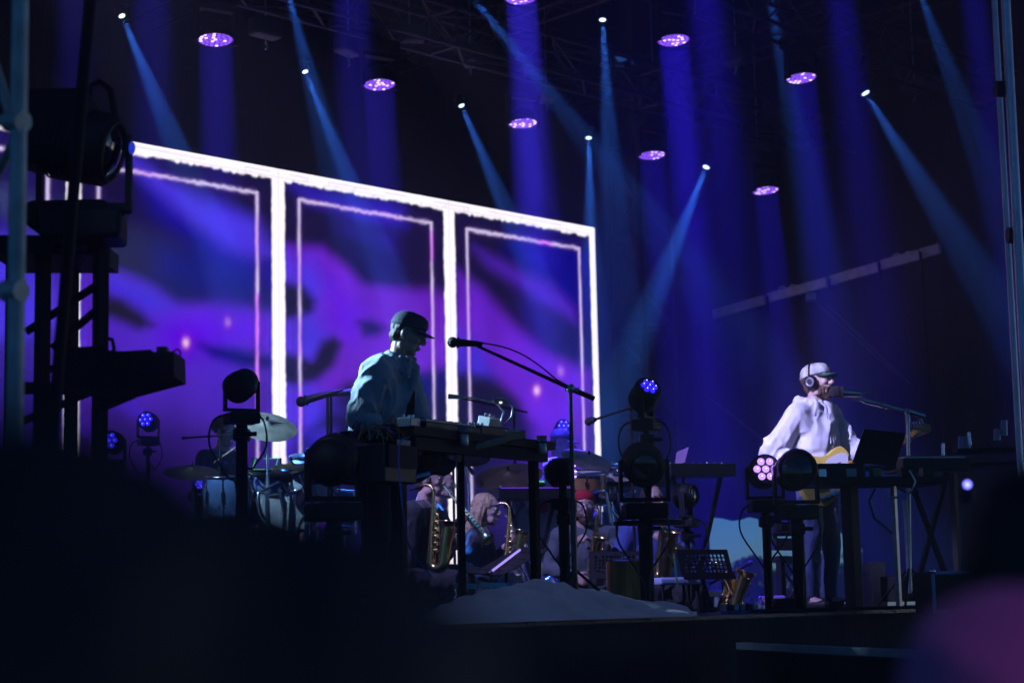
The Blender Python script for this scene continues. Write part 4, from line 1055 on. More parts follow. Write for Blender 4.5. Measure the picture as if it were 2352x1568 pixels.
GM = Matrix(((ax.x, yy.x, nrm.x, bc.x), (ax.y, yy.y, nrm.y, bc.y), (ax.z, yy.z, nrm.z, bc.z), (0, 0, 0, 1))) @ Matrix.Scale(GS, 4)
guitar('electric_guitar', 'butter-yellow electric guitar with white pickguard held by the man in the white hoodie', GM, mat('butter yellow lacquer', (.75, .56, .11), .25, var=.06, vscale=4), mat('white pickguard', (.75, .73, .75), .3))
# ------------------------------------------------------------------ key lights (moving heads on the front truss, house left)
def key_light(p, target, energy, angle, color, label, r=.09):
    t = thing('key_light', label, 'stage light', p, group='front lights outside the picture'); d = (V(target)-V(p)).normalized(); R = basis(-d)
    h = obj('head', MB().lathe([(0, 3*r), (1.3*r, 2.8*r), (1.5*r, r), (1.2*r, 0), (r, .02*r), (0, .02*r)], 18, M4(R)), M_BLACK, t)
    obj('lens', MB().lathe([(.9*r, -.01), (0, -.03)], 16, M4(R)), M_CY, h); yoke_and_base(t, r*1.5, r*2, .5)
    l = bpy.data.lights.new('key_beam', 'SPOT'); l.energy = energy*KE; l.spot_size = radians(angle); l.spot_blend = .5; l.color = color; l.shadow_soft_size = r*.7
    o = bpy.data.objects.new('key_beam', l); COL.objects.link(o); o.parent = h; o.matrix_local = M4(R, R @ V((0, 0, -.05)))
key_light((-4.0, 11.9, 3.1), (-.8, 10.85, 1.5), 3900, 15, (.42, .72, 1.0), 'spot lamp left of the picture lighting the man at the keyboards from behind')
key_light((-2.1, 8.6, 4.7), (2.25, 13.4, 1.25), 5600, 8.6, (.50, .47, 1.0), 'spot lamp left of the picture lighting the man in the white hoodie')
key_light((-5.2, 11.3, 3.0), (-2.1, 15.0, 1.4), 2600, 16, (.35, .65, 1.0), 'spot lamp left of the picture lighting the left drummer')
key_light((-3.5, 10.2, 5.2), (.5, 13.7, .6), 2700, 31, (.36, .34, 1.0), 'spot lamp left of the picture washing the horn players')
key_light((-4, 3, 5.5), (.1, 9.9, .1), 700, 11, (.35, .5, 1.0), 'added unseen spot lamp brightening the cloth on the stage edge', r=.3)  # added lamp, only brightens the cloth mound that the sky lights

key_light((2.6, -2.6, 3.0), P(2300, 1480, 1.62), 62, 10, (.85, .34, 1.0), 'magenta spot lamp over the audience lighting the shoulder at the lower right')

# ------------------------------------------------------------------ stands and microphones
M_MICG = mat('dark mic grille', (.05, .05, .055), .45, metal=.6, bump=.6, bscale=300)
def tripod(mb, top, z0, r=.011, spread=.28, n=3, ph=.3, hub=.32):
    t = V(top); mb.cyl(t, V((t.x, t.y, z0+.1)), r, n=10)
    return mb
def mic(name_parent, tip, tail, r=.026, body=M_BLACKG, grille=M_MICG):
    tip = V(tip); tail = V(tail); d = (tail-tip).normalized(); L = (tail-tip).length; R = basis(d)
    obj('mic_grille', MB().ball(tip, r, 14, R).cyl(tip+d*r*.75, tip+d*r*1.15, r*1.02, r*.98, 14), grille, name_parent)
    obj('mic_body', MB().cyl(tip+d*r, tip+d*L*.9, r*.74, r*.5, 12).cyl(tip+d*L*.9, tail, r*.45, r*.4, 10), body, name_parent)
def legs_tripod(t, base, spread, m, h=.28, ph=.2):
    for k in range(3):
        a = ph+2*pi*k/3; f = base+V((cos(a)*spread, sin(a)*spread, .012)); obj('leg', MB().cyl(base+V((0, 0, h)), f, .009, n=8).ball(f, .014, 8), m, t)
def floor_at(p):
    q = V(p)-_O; b = q.dot(E2); return 0.0 if b < .85 else LOW
# lead mic on the long boom, left
t = thing('microphone_stand', 'black boom microphone stand reaching over the keyboard table towards the man in the cap', 'mic stand', P(1330, 1400, 10.9) * 1)
base = P(1322, 1400, 10.6); base.z = 0; t.location = base
o_ = t.location; ps = [P(1040, 786, 10.35)-o_, P(1108, 790, 10.37)-o_, P(1095, 789, 10.38)-o_, P(1310, 892, 10.6)-o_, P(1364, 915, 10.66)-o_]
mic(t, ps[0], ps[1], .031)
obj('boom', MB().cyl(ps[2]+V((0, 0, -.012)), ps[3], .0085, .012, 10).cyl(ps[3], ps[4], .017, .015, 10), M_BLACK, t)
obj('clamp', MB().ball(ps[3], .028, 10).cyl(ps[3]-V((.03, 0, 0)), ps[3]+V((.05, 0, -.01)), .012, n=8), M_METAL, t)
obj('pole', MB().cyl(ps[3]+V((.0, 0, -.01)), V((0, 0, .3)), .0115, .015, 12).cyl(V((0, 0, .62)), V((0, 0, .05)), .018, n=12).cyl(V((0, 0, .60)), V((0, 0, .67)), .024, n=12), mat('black chrome tube', (.03, .03, .04), .25, metal=.4), t)
legs_tripod(t, V((0, 0, 0)), .3, M_BLACK)
cb = []
for k in range(13):
    f = k/12; q = ps[1].lerp(ps[3], f); cb.append(q+V((0, 0, .05*sin(pi*min(1, f*1.15))+.006 if f < .9 else .01)))
obj('cable', MB().tube(cb, .0045, 6), M_CABLE, t)
# lead mic right
base = P(2092, 1400, 13.2); base.z = 0
t = thing('microphone_stand', 'silver boom microphone stand in front of the singing guitarist', 'mic stand', base); o_ = base
ps = [P(1919, 900, 13.1)-o_, P(1980, 905, 13.1)-o_, P(1958, 913, 13.12)-o_, P(2084, 944, 13.2)-o_, P(2124, 956, 13.22)-o_]
mic(t, ps[0], ps[1], .044, body=M_CHROME, grille=mat('foam windscreen', (.01, .01, .012), .98, bump=.8, bscale=90))
obj('boom', MB().cyl(ps[2], ps[3], .012, .014, 10).cyl(ps[3]+(ps[2]-ps[3])*.35, ps[3]+(ps[2]-ps[3])*.8, .02, n=10).cyl(ps[3], ps[4], .022, .02, 10), M_CHROME, t)
obj('clamp', MB().ball(ps[3], .026, 10).cyl(ps[3], ps[3]-V((0, 0, .08)), .018, n=10), M_METAL, t)
obj('pole', MB().cyl(ps[3]-V((0, 0, .05)), V((0, 0, .1)), .013, n=12).cyl(V((0, 0, .75)), V((0, 0, .1)), .018, n=12), M_METAL, t)
legs_tripod(t, V((0, 0, 0)), .3, M_BLACK)
obj('cable', MB().tube([ps[1], ps[1]+V((.08, 0, .02)), ps[1]+V((.13, 0, -.06)), ps[1].lerp(ps[3], .5)+V((0, 0, -.05)), ps[1].lerp(ps[3], .6)+V((0, 0, -.12)), ps[1].lerp(ps[3], .75)+V((0, 0, -.03))], .006, 6), M_CABLE, t)
def boom_mic(u0, v0, u1, v1, ub, y, label, r=.024, fl=None, m=M_BLACK, ul=None, mic_len=.15):
    """small stand: microphone at (u0,v0), boom to (u1,v1), pole down from there"""
    top = P(u1, v1, y); fz = fl if fl is not None else floor_at(top); base = V((top.x, top.y, fz)); t = thing('microphone_stand', label, 'mic stand', base, group='small boom microphones around the drums')
    a = P(u0, v0, y)-base; b = top-base; d = (b-a).normalized()
    mic(t, a, a+d*mic_len, r); obj('boom', MB().cyl(a+d*mic_len*.8, b+d*.12, .009, n=8), m, t); obj('clamp', MB().ball(b, .022, 8), m, t)
    obj('pole', MB().cyl(b, V((0, 0, .05)), .011, n=8), m, t); legs_tripod(t, V((0, 0, 0)), .24, m, .22); return t
boom_mic(692, 922, 752, 905, 0, 13.6, 'boom with a long dark microphone above the left drums', r=.04, mic_len=.28)
boom_mic(822, 897, 760, 906, 0, 13.9, 'boom microphone behind the shoulder of the man in the cap', r=.035, mic_len=.25)
boom_mic(1050, 912, 1180, 940, 0, 15.8, 'thin boom in front of the right screen panel above the keyboards', r=.014)
boom_mic(1352, 968, 1448, 936, 0, 13.4, 'boom microphone hanging over the right drummer cymbal', r=.03, mic_len=.06)
boom_mic(420, 1006, 505, 1000, 0, 15.5, 'thin boom at the far left of the drums', r=.014)
boom_mic(1086, 1085, 1040, 1020, 0, 15, 'angled drum microphone above the blonde saxophonist', r=.02)
boom_mic(1723, 1292, 1660, 1325, 0, 14.6, 'microphone pointing up beside the resting saxophone', r=.022, mic_len=.2, fl=-.42)

# ------------------------------------------------------------------ keyboard table left
kt = thing('keyboard_table', 'black steel table carrying keyboards and effects in front of the man in the cap', 'table', P(953, 1400, 10.2)); kt.location.z = 0; o_ = kt.location.copy()
A = P(953, 1000, 10.15)-o_; B = P(1256, 1010, 11.35)-o_; A.z = B.z = 1.02; dT = (B-A).normalized(); nT = V((-dT.y, dT.x, 0)); LT_ = (B-A).length
obj('tabletop', MB().bar(A-dT*.05+nT*.22+V((0, 0, .02)), B+dT*.05+nT*.22+V((0, 0, .02)), .50, .05), M_BLACK, kt)
for q in (A, B):
    for w in (.10,): obj('leg', MB().bar(q+nT*w+V((0, 0, -.01)), V((q.x+nT.x*w, q.y+nT.y*w, 0)), .048, .048, up=nT), M_BLACK, kt)
obj('crossbar', MB().bar(A+nT*.02+V((0, 0, -.045)), B+nT*.02+V((0, 0, -.045)), .05, .07), M_BLACK, kt)

for q in (A, B): obj('foot', MB().bar(V((q.x, q.y, .03))-nT*.08, V((q.x, q.y, .03))+nT*.45, .06, .05), M_BLACK, kt)
def on_table(s, w, z=1.068): return o_+A+dT*s+nT*w+V((0, 0, z-1.02))
KR = Matrix.Rotation(atan2(dT.y, dT.x), 3, 'Z')
def keyboard(name, label, c, L, D, H, R, nkeys=28, knobs=True, cat='keyboard', tilt=0):
    t = thing(name, label, cat, c); t.rotation_euler = (Matrix.Rotation(0, 3, 'X') @ R).to_euler()
    if tilt: t.rotation_euler = (R @ Matrix.Rotation(tilt, 3, 'X')).to_euler()
    b = MB().box((0, 0, H/2), (L, D, H), bevel=.008); obj('case', b, M_BLACKG, t)
    if nkeys:
        w = (L*.9)/nkeys; me = MB().box((0, 0, 0), (w*.9, D*.42, .012), bevel=.002).data('white_key'); me.materials.append(mat('ivory key', (.7, .7, .68), .3))
        mb_ = MB().box((0, 0, 0), (w*.5, D*.26, .014), bevel=.002).data('black_key'); mb_.materials.append(M_BLACKG)
        for i in range(nkeys):
            obj('white_key', me, None, t, loc=(-L*.45+w*(i+.5), -D*.24, H+.007))
            if i % 7 not in (2, 6): obj('black_key', mb_, None, t, loc=(-L*.45+w*(i+1), -D*.16, H+.018))
    if knobs:
        kmesh = MB().cyl((0, 0, 0), (0, 0, .018), .009, .007, 10).data('knob'); kmesh.materials.append(M_METAL)
        for i in range(8):
            for j in range(2 if nkeys == 0 else 1): obj('knob', kmesh, None, t, loc=(-L*.4+L*.8*i/7, D*(.3-.3*j), H))
    return t
keyboard('synthesizer', 'dark synthesizer lying on the left end of the black table', on_table(.46, .2), .56, .30, .045, KR, 24)
keyboard('control_desk', 'dark effects console lying on the right part of the table', on_table(1.0, .22), .5, .34, .06, KR, 0, cat='console', tilt=0)
pd_m = [mat('pedal %s' % n, c, .4, metal=.3) for n, c in (('grey', (.3, .32, .35)), ('black', (.02, .02, .02)), ('white', (.5, .5, .52)))]
for i, (s, w, sx, lab) in enumerate(((.12, .12, .1, 'small grey effects box beside the synthesizer'), (.80, .1, .12, 'black effects box at the front of the table'), (.94, .12, .13, 'flat pale effects box tilted on the table'), (1.24, .2, .1, 'pale grey box near the right end of the table'), (1.33, .3, .09, 'dark box at the very right end of the table'))):
    t = thing('effects_box', lab, 'effects box', on_table(s, w, 1.068 if i != 2 else 1.13)); t.rotation_euler = (KR @ Matrix.Rotation(.25*(i == 2), 3, 'X')).to_euler()
    obj('case', MB().box((0, 0, .03), (sx, .09, .06), bevel=.006), pd_m[(0, 1, 2, 0, 1)[i]], t)
    for k in (-.025, .025): obj('knob', MB().cyl((k, .02, .06), (k, .02, .08), .009, .008, 10), M_CHROME, t)
    obj('footswitch', MB().cyl((0, -.025, .06), (0, -.025, .075), .008, n=10), M_CHROME, t)
# goose-neck lamps
for i, (pts, lab) in enumerate(((((1150, 968), (1157, 945), (1140, 925), (1100, 915), (1060, 912), (1045, 911)), 'goose-neck lamp with a long flat head above the table'), (((1160, 975), (1176, 955), (1178, 935), (1165, 920), (1150, 918)), 'goose-neck lamp curling back with a bright tip'))):
    y = 10.95; w = [P(u, v, y) for u, v in pts]; t = thing('gooseneck_lamp', lab, 'lamp', w[0]); q = [p-w[0] for p in w]
    obj('gooseneck', MB().tube(q, .006, 8), M_METAL, t)
    h = obj('lamp_head', MB().cyl(q[-2], q[-1]+(q[-1]-q[-2]).normalized()*.04, .012, .016, 10), M_METAL, t)
    if i: obj('bulb', MB().ball(q[-1]-V((0, 0, .014)), .009, 8), glow('warm bulb', (1, .95, .85), 2.0), h)
for i, (u, y) in enumerate(((1072, 10.55), (1278, 11.2))):
    c = P(u if i == 0 else 1250, 985, y); t = thing('drink_can', 'grey metal cup hooked at the '+('middle of the table front' if i == 0 else 'right end of the table front'), 'cup', on_table(.42 if i == 0 else 1.28, -.04, .98))
    obj('cup_body', MB().lathe([(0, 0), (.026, 0), (.03, .008), (.032, .11), (.03, .11), (.027, .01)], 16), M_METAL, t)
    obj('cup_holder', MB().tube([(.036*cos(a), .036*sin(a), .07) for a in np.linspace(0, 2*pi, 13)], .004, 6), M_BLACK, t)
# side rack left of the table: box with hanging patch cables
sr = thing('side_rack', 'dark equipment rack with patch cables beside the man in the cap', 'rack', P(872, 1100, 10.0)); sr.location.z = 0; o_ = sr.location.copy()
zt = .12+(1380-985)/F_PX*10.0
obj('case', MB().box((0, 0, zt-.20), (.30, .28, .20), KR, bevel=.01), M_BLACKG, sr)
obj('front_panel', MB().box(V((0, 0, zt-.16))-nT*.155, (.26, .006, .12), KR), M_BLACK, sr)
obj('name_plate', MB().box(V((.0, 0, zt-.085))-nT*.16, (.12, .004, .028), KR), mat('pale plate', (.2, .22, .24), .5), sr)
for sx in (-.14, .14): obj('leg', MB().bar(V((0, 0, zt-.3))+KR @ V((sx, 0, 0)), KR @ V((sx, 0, 0)), .035), M_BLACK, sr)
rc = random.Random(5)
cabc = [mat('cable %d' % i, c, .5) for i, c in enumerate(((.35, .16, .02), (.35, .03, .02), (.3, .3, .02), (.02, .05, .4), (.2, .2, .22)))]
for k in range(12):
    s0 = V((rc.uniform(-.15, .15), rc.uniform(-.1, .1), zt-.06)); s1 = V((rc.uniform(-.15, .17), rc.uniform(-.12, .1), zt-.06+rc.uniform(-.03, .03))); mid = (s0+s1)/2+V((0, 0, rc.uniform(.04, .14)))
    obj('patch_cable', MB().tube([s0, s0.lerp(mid, .6)+V((0, 0, .02)), mid, s1.lerp(mid, .6)+V((0, 0, .02)), s1], .004, 6), cabc[k % 5], sr)
for k, (x, c) in enumerate(((-.2, 2), (.12, 3))):
    obj('hanging_cable', MB().tube(curve=True, r=.0045, n=6, pts=[V((x+.05, -.12, zt-.06)), V((x, -.17, zt-.1)), V((x, -.18, zt-.3)), V((x+.02*(k+1), -.18, zt-.62)), V((x+.08*(k+1), -.15, zt-.8))]), cabc[c], sr)
# lower keyboard across in front of him
lk = keyboard('stage_keyboard', 'dark keyboard on a low stand at the hands of the man in the cap', P(962, 1012, 10.95), .7, .3, .08, Matrix.Rotation(radians(18), 3, 'Z'), 26)
obj('stand_leg', MB().bar((-.25, 0, 0), (-.25, 0, -.96), .04, up=V((0, 1, 0))).bar((.25, 0, 0), (.25, 0, -.96), .04, up=V((0, 1, 0))), M_BLACK, lk)
# electric guitar hanging low on the left performer
gp = P(972, 1055, 10.55); ax = V((.72, .35, .18)).normalized(); nr = V((.1, -1, .2)); nr = (nr-ax*nr.dot(ax)).normalized(); yy = nr.cross(ax)
guitar('electric_guitar', 'dark electric guitar hanging low in front of the man in the pale blue shirt', Matrix(((ax.x, yy.x, nr.x, gp.x), (ax.y, yy.y, nr.y, gp.y), (ax.z, yy.z, nr.z, gp.z), (0, 0, 0, 1))) @ Matrix.Scale(.8, 4), mat('black guitar lacquer', (.015, .015, .018), .25), mat('tortoise pickguard', (.08, .02, .015), .3))

# ------------------------------------------------------------------ moving heads on poles
LED7 = [(0, 0)]+[(cos(pi/3*k), sin(pi/3*k)) for k in range(6)]
M_L7 = glow('lavender led', (.55, .3, 1.0), 1.5); M_L7B = glow('blue led', (.02, .012, 1.0), 2.2); M_SPK = glow('led spark', (.85, .8, 1.0), 4.0)
M_GLASSD = mat('dark lens glass', (.01, .01, .013), .06, spec=1.0)
def mover(label, u, v, y, d, R, L, pole=True, lens='dark', up=-1, pan=.5, pole_r=.03, group='moving lights on floor poles', shape='box', energy=0, ecol=BLUE, yk=True, floor=None, pole_u=None):
    p = P(u, v, y); t = thing('moving_light', label, 'stage light', p, group=group); d = V(d).normalized(); M = basis(-d)
    hb = MB()
    if shape == 'box': prof = [(0, L*.62), (.55*R, L*.6), (.95*R, L*.42), (1.0*R, 0), (.98*R, -L*.3), (.8*R, -L*.38), (.78*R, -L*.36), (.72*R, -L*.34), (0, -L*.33)]
    else: prof = [(0, L*.5), (.7*R, L*.48), (R, L*.3), (R, -L*.38), (.93*R, -L*.42), (.9*R, -L*.36), (0, -L*.34)]
    h = obj('head', hb.lathe(prof, 24, M4(M)), M_BLACK, t)
    fin = MB()
    for k in range(5): fin.lathe([(1.0*R, L*(.05+.07*k)), (1.05*R, L*(.06+.07*k)), (1.05*R, L*(.075+.07*k)), (1.0*R, L*(.085+.07*k))], 24, M4(M))
    obj('cooling_ribs', fin, M_BLACKG, h)
    lr = (.72 if shape == 'box' else .9)*R; f0 = -L*(.34 if shape == 'box' else .365)
    if lens == 'dark':
        obj('lens', MB().lathe([(lr, f0), (lr*.7, f0-lr*.18), (lr*.3, f0-lr*.26), (0, f0-lr*.28)], 24, M4(M)), M_GLASSD, h)
        obj('bezel', MB().lathe([(lr*1.02, f0-.004), (lr*1.1, f0-.02), (lr*1.2, f0-.012), (lr*1.16, f0+.01)], 24, M4(M)), M_BLACKG, h)
    else:
        obj('lens_plate', MB().lathe([(lr, f0), (0, f0-.002)], 20, M4(M)), mat('led back plate', (.02, .01, .04), .3), h)
        mm = {'blue': M_L7B, 'lav': M_L7}[lens]
        for (x, yy_) in LED7:
            e = obj('led_lens', MB().lathe([(lr*.27, 0), (lr*.24, -.006), (lr*.12, -.014), (0, -.017)], 12), mm, h); e.matrix_local = M4(M, M @ V((x*lr*.62, yy_*lr*.62, f0-.004)))
            k_ = obj('led_core', MB().ball((x*lr*.62, yy_*lr*.62, f0-.022), lr*(.055 if lens == 'lav' else .045), 6).xf(M4(M)), M_SPK if lens == 'blue' else mat('led_glint', (.9, .8, 1), .3, emit=(.9, .75, 1.0), estr=2.4), h)
        if energy: wl = wash_light(h, energy, lr*1.8, 22, color=ecol); wl.matrix_local = M4(M, M @ V((0, 0, f0-.04)))
    if yk: zz = yoke_and_base(t, R*1.0, R*1.0, pan, up)
    else: zz = up*R*1.3
    fz = (floor if floor is not None else floor_at(p)) - p.z
    if pole:
        obj('pole', MB().cyl((0, 0, zz), (0, 0, fz+.02), pole_r, n=14), M_BLACK, t)
        obj('pole_clamp', MB().box((0, 0, zz-.06), (.09, .09, .07), bevel=.012).cyl((0, -.05, zz-.06), (.09, -.05, zz-.06), .012, n=8), M_BLACKG, t)
        obj('base_plate', MB().cyl((0, 0, fz+.002), (0, 0, fz+.022), .22, n=20), M_BLACK, t)
        for k in range(2):
            s = -1 if k % 2 else 1; o = .02+.03*k
            obj('cable', MB().tube([(s*.05, -.02, zz+.06), (s*(.1+o), -.03, zz+.02), (s*(.12+o), -.03, zz-.12), (s*.07, -.03, zz-.24-.05*k), (s*.02, -pole_r-.006, zz-.32-.06*k), (s*.01, -pole_r-.006, fz+.1)], .006, 6, curve=True), M_CABLE, t)
    return t
mover('black moving light seen from behind, in front of the left drummer', 555, 884, 10.2, (.25, .9, .35), .082, .2, pole_r=.033)
mover('large round black moving light at the left of the man in the cap', 766, 1052, 9.3, (.1, .95, .28), .118, .26, pole_r=.036)
mover('moving light with blue leds high on a pole right of the long boom', 1482, 905, 11.4, (.22, -.55, .42), .085, .2, lens='blue', pole_r=.02, floor=.55, pan=1.2)
mover('black ribbed moving light with a big dark lens on the central pole', 1478, 1068, 11.2, (.05, -.9, -.28), .122, .24, pole_r=.042, pan=.1)
mover('black moving light seen side-on with leds facing right, beside the table leg', 1292, 1084, 11.6, (.96, -.25, .05), .088, .17, lens='lav', pole_r=.034, pan=1.5)
mover('moving light with seven lavender leds left of the guitarist', 1755, 1082, 12.0, (.05, -.98, .18), .100, .16, lens='lav', shape='can', pole_r=.028, pan=.1, energy=2.5, ecol=(.4, .2, 1))
mover('round black moving light with a large dark lens beside the lavender one', 1826, 1080, 11.8, (.06, -.97, .1), .118, .2, shape='can', pole_r=.04, pan=.1)
mover('moving light with a shiny rim behind the right music stand', 1575, 1138, 13.2, (.9, -.5, .1), .085, .16, pole_r=.02, pan=1.2)
mover('small fixture tilted up behind the guitar stand, catching white light', 1808, 1168, 12.6, (-.3, -.8, .1), .055, .12, pole=False, pan=.1)
for i, (u, v, y, d, r, lab) in enumerate(((258, 1016, 17.0, (-.25, -.95, .15), .10, 'lower of the two blue led lamps at the far left'), (340, 968, 18.0, (-.2, -.95, .2), .09, 'upper of the two blue led lamps at the far left'), (1293, 984, 18.7, (.1, -.9, .3), .08, 'blue led lamp just above the cap of the right drummer'), (458, 1116, 15.5, (.2, -.95, .1), .05, 'dim blue lamp low at the left of the drums'))):
    mover('small '+lab, u, v, y, d, r, .16, lens='blue', pole_r=.018, group='blue led lamps at the back', energy=14 if i < 3 else 4, shape='can')
# the big moving light and the panel lamp on the black side tower
mover('big moving light on the left tower, its lens to the right', 195, 335, 8.0, (.93, -.1, -.25), .165, .36, pole=False, pan=.1, group='lights on the left tower')
bp_ = [x for x in bpy.data.objects if x.name.startswith('moving_light') and x.parent is None][-1]
obj('top_housing', MB().box((-.13, 0, .07), (.36, .3, .34), bevel=.07), M_BLACK, bp_)
obj('carry_handle', MB().tube([(.02, 0, .16), (.02, 0, .27), (.06, 0, .29), (.11, 0, .25), (.13, 0, .14)], .014, 8), M_BLACK, bp_)
obj('blue_lens_glint', MB().ball((.22, -.06, -.03), (.015, .012, .03), 10), mat('glowing blue glint', (.02, .05, .5), .1, emit=(.03, .06, .9), estr=.5), bp_)  # emissive ball draws the blue glint on the lens
t = thing('moving_light', 'second black fixture lying just under the big moving light', 'stage light', P(165, 500, 8.1), group='lights on the left tower')
obj('body', MB().box((0, 0, 0), (.36, .26, .12), bevel=.03), M_BLACK, t); obj('snout', MB().cyl((.17, 0, .0), (.235, 0, -.02), .06, .05, 14), M_BLACKG, t); obj('bracket', MB().box((0, 0, -.1), (.12, .12, .1), bevel=.01), M_BLACK, t)
t = thing('strobe_panel', 'wedge-shaped black lamp housing jutting right from the left tower', 'stage light', P(290, 866, 7.9)); o_ = t.location
ol = [(158, 815), (178, 806), (240, 806), (262, 814), (300, 816), (360, 812), (362, 818), (412, 816), (414, 874), (330, 896), (268, 912), (228, 905), (165, 898)]
pts = [P(u, v, 7.9)-o_ for u, v in ol]; mbp = MB(); n_ = len(pts); dv = V((0, .28, 0)); mbp.add([p-dv*.5 for p in pts]+[p+dv*.5 for p in pts], [tuple(range(n_)), tuple(range(n_, 2*n_))[::-1]]+[(i, n_+i, n_+(i+1) % n_, (i+1) % n_) for i in range(n_)])
obj('housing', mbp, M_BLACK, t); obj('top_knob', MB().box(P(374, 805, 7.9)-o_, (.045, .06, .03), bevel=.004), M_BLACKG, t); obj('lifting_eye', MB().tube([P(406, 816, 7.9)-o_+V((.016*cos(a), 0, .018*sin(a)+.008)) for a in np.linspace(0, 2*pi, 11)], .004, 6), M_BLACKG, t)
for k in (0, 1): obj('cable', MB().tube([P(u, v, 7.85)-o_ for u, v in (((186, 815), (200, 800), (225, 797), (245, 806)), ((240, 775), (258, 780), (262, 800), (255, 822)))[k]], .009, 8), M_CABLE, t)
obj('mount', MB().bar(P(300, 900, 7.95)-o_, P(228, 930, 8.1)-o_, .05), M_BLACK, t)
# ------------------------------------------------------------------ drums
M_SHELL = mat('pale drum shell', (.35, .36, .42), .25, var=.3, vscale=3, stretch=(1, 1, .3)); M_SKINW = mat('white drum head', (.6, .6, .62), .5, var=.08, vscale=6)
M_CYMB = mat('worn bronze cymbal', (.55, .50, .40), .45, metal=.35, var=.3, vscale=9, bump=.2, bscale=70)
M_CYMD = mat('dark hammered cymbal', (.12, .09, .05), .45, metal=.6, var=.4, vscale=6, bump=.3, bscale=60)
M_HOOPV = mat('violet glossy hoop', (.35, .12, .6), .25)
def drum(t, c, r, dep, ax, shell, head=M_SKINW, hoop=M_CHROME, lugs=8):
    R = basis(ax); c = V(c)
    s = obj('drum_shell', MB().lathe([(r, -dep/2), (r, dep/2)], 28, M4(R, c)), shell, t)
    for sg in (-1, 1):
        obj('drum_head', MB().lathe([(r*.985, sg*(dep/2+.004)), (0, sg*(dep/2+.006))], 28, M4(R, c)), head, s)
        obj('hoop', MB().lathe([(r*1.0, sg*(dep/2-.012)), (r*1.04, sg*(dep/2-.012)), (r*1.04, sg*(dep/2+.014)), (r*.985, sg*(dep/2+.014))], 28, M4(R, c)), hoop, s)
    lm = MB().cyl((0, 0, -dep*.45), (0, 0, dep*.45), .004, n=5).box((0, 0, 0), (.02, .02, dep*.3)).data('lug'); lm.materials.append(M_CHROME)
    for k in range(lugs):
        a = 2*pi*k/lugs; q = V((r*1.03*cos(a), r*1.03*sin(a), 0)); l_ = obj('lug', lm, None, s); l_.matrix_local = M4(R, c+R @ q)
    return s
def drum_thing(name, label, p, r, dep, ax, shell=M_SHELL, hoop=M_CHROME, fl=0.0, group='drums'):
    t = thing(name, label, 'drum', p, group=group); drum(t, (0, 0, 0), r, dep, ax, shell, hoop=hoop)
    if name != 'bass_drum':
        obj('stand', MB().cyl((0, 0, -dep/2-.02), (0, 0, fl-p.z+.12), .011, n=8), M_CHROME, t)
        for k in range(3):
            a = 2*pi*k/3+.4; obj('stand_leg', MB().cyl((0, 0, fl-p.z+.3), (cos(a)*.25, sin(a)*.25, fl-p.z+.01), .008, n=6), M_CHROME, t)
    else:
        for s in (-1, 1): obj('spur', MB().cyl(V((s*r*.7, 0, -r*.6)), V((s*r*1.1, -.1, -r*.98)), .009, n=6), M_CHROME, t)
    return t
def cymbal(label, u, v, y, r, nrm, m=M_CYMB, fl=None, bell=.1):
    p = P(u, v, y); t = thing('cymbal', label, 'cymbal', p, group='cymbals of the two drum kits'); R = basis(nrm)
    prof = [(r, -.03*r/.25), (r*.75, -.014*r/.25), (r*.45, -.003), (r*.17, .004), (r*.14, .015), (r*.07, .024), (0, .026)]
    c = obj('plate', MB().lathe(prof+[(0, .0245), (r*.07, .0225), (r*.14, .0135), (r*.17, .0025), (r*.45, -.0045), (r*.75, -.0155*r/.25), (r, -.03*r/.25)], 40, M4(R)), m, t)
    fz = (fl if fl is not None else floor_at(p)) - p.z
    obj('wing_nut', MB().cyl(R @ V((0, 0, .0)), R @ V((0, 0, .06)), .008, n=8).ball(R @ V((0, 0, .045)), .014, 8), M_BLACK, t)
    obj('stand', MB().cyl(R @ V((0, 0, 0)), R @ V((0, 0, -.12)), .008, n=8).cyl(R @ V((0, 0, -.12)), (R @ V((0, 0, -.12)))+V((.02, .02, -.15)), .01, n=8).cyl((R @ V((0, 0, -.12)))+V((.02, .02, -.12)), V((.02, .02, fz+.15)), .012, n=8), M_CHROME, t)
    for k in range(3): a = 2*pi*k/3+.9; obj('stand_leg', MB().cyl(V((.02, .02, fz+.35)), V((.02+cos(a)*.28, .02+sin(a)*.28, fz+.01)), .009, n=6), M_CHROME, t)
    return t
RISER_Z = .0
# risers for both kits
def riser(label, a0, a1, b0, b1, z):
    t = thing('drum_riser', label, 'riser', S((a0+a1)/2, (b0+b1)/2, LOW)); R = Matrix.Rotation(YAW, 3, 'Z')
    obj('top_panel', MB().box((0, 0, z-LOW-.03), (a1-a0, b1-b0, .06), R, bevel=.005), M_DECK, t)
    for sa in (-1, 1):
        for sb_ in (-1, 1): obj('leg', MB().bar(R @ V((sa*(a1-a0-.1)/2, sb_*(b1-b0-.1)/2, 0)), R @ V((sa*(a1-a0-.1)/2, sb_*(b1-b0-.1)/2, z-LOW-.06)), .06, up=E1), M_METAL, t)
    obj('skirt', MB().box((0, -0.0, (z-LOW)/2-.04), (a1-a0-.06, b1-b0-.06, z-LOW-.1), R), M_DRAPE, t)
ra = lambda u, y: ((P(u, 1200, y)-_O).dot(E1), (P(u, 1200, y)-_O).dot(E2))
a_, b_ = ra(600, 15.6); riser('low black riser under the left drum kit', a_-1.4, a_+1.5, b_-.9, b_+1.4, .16); Z1 = .16
a_, b_ = ra(1270, 17.2); riser('low black riser under the right drum kit', a_-1.3, a_+1.3, b_-.9, b_+1.3, .16)
cymbal('large pale cymbal tilted towards the audience in front of the left drummer', 612, 972, 14.6, .25, (.22, -.50, .84), fl=.16)
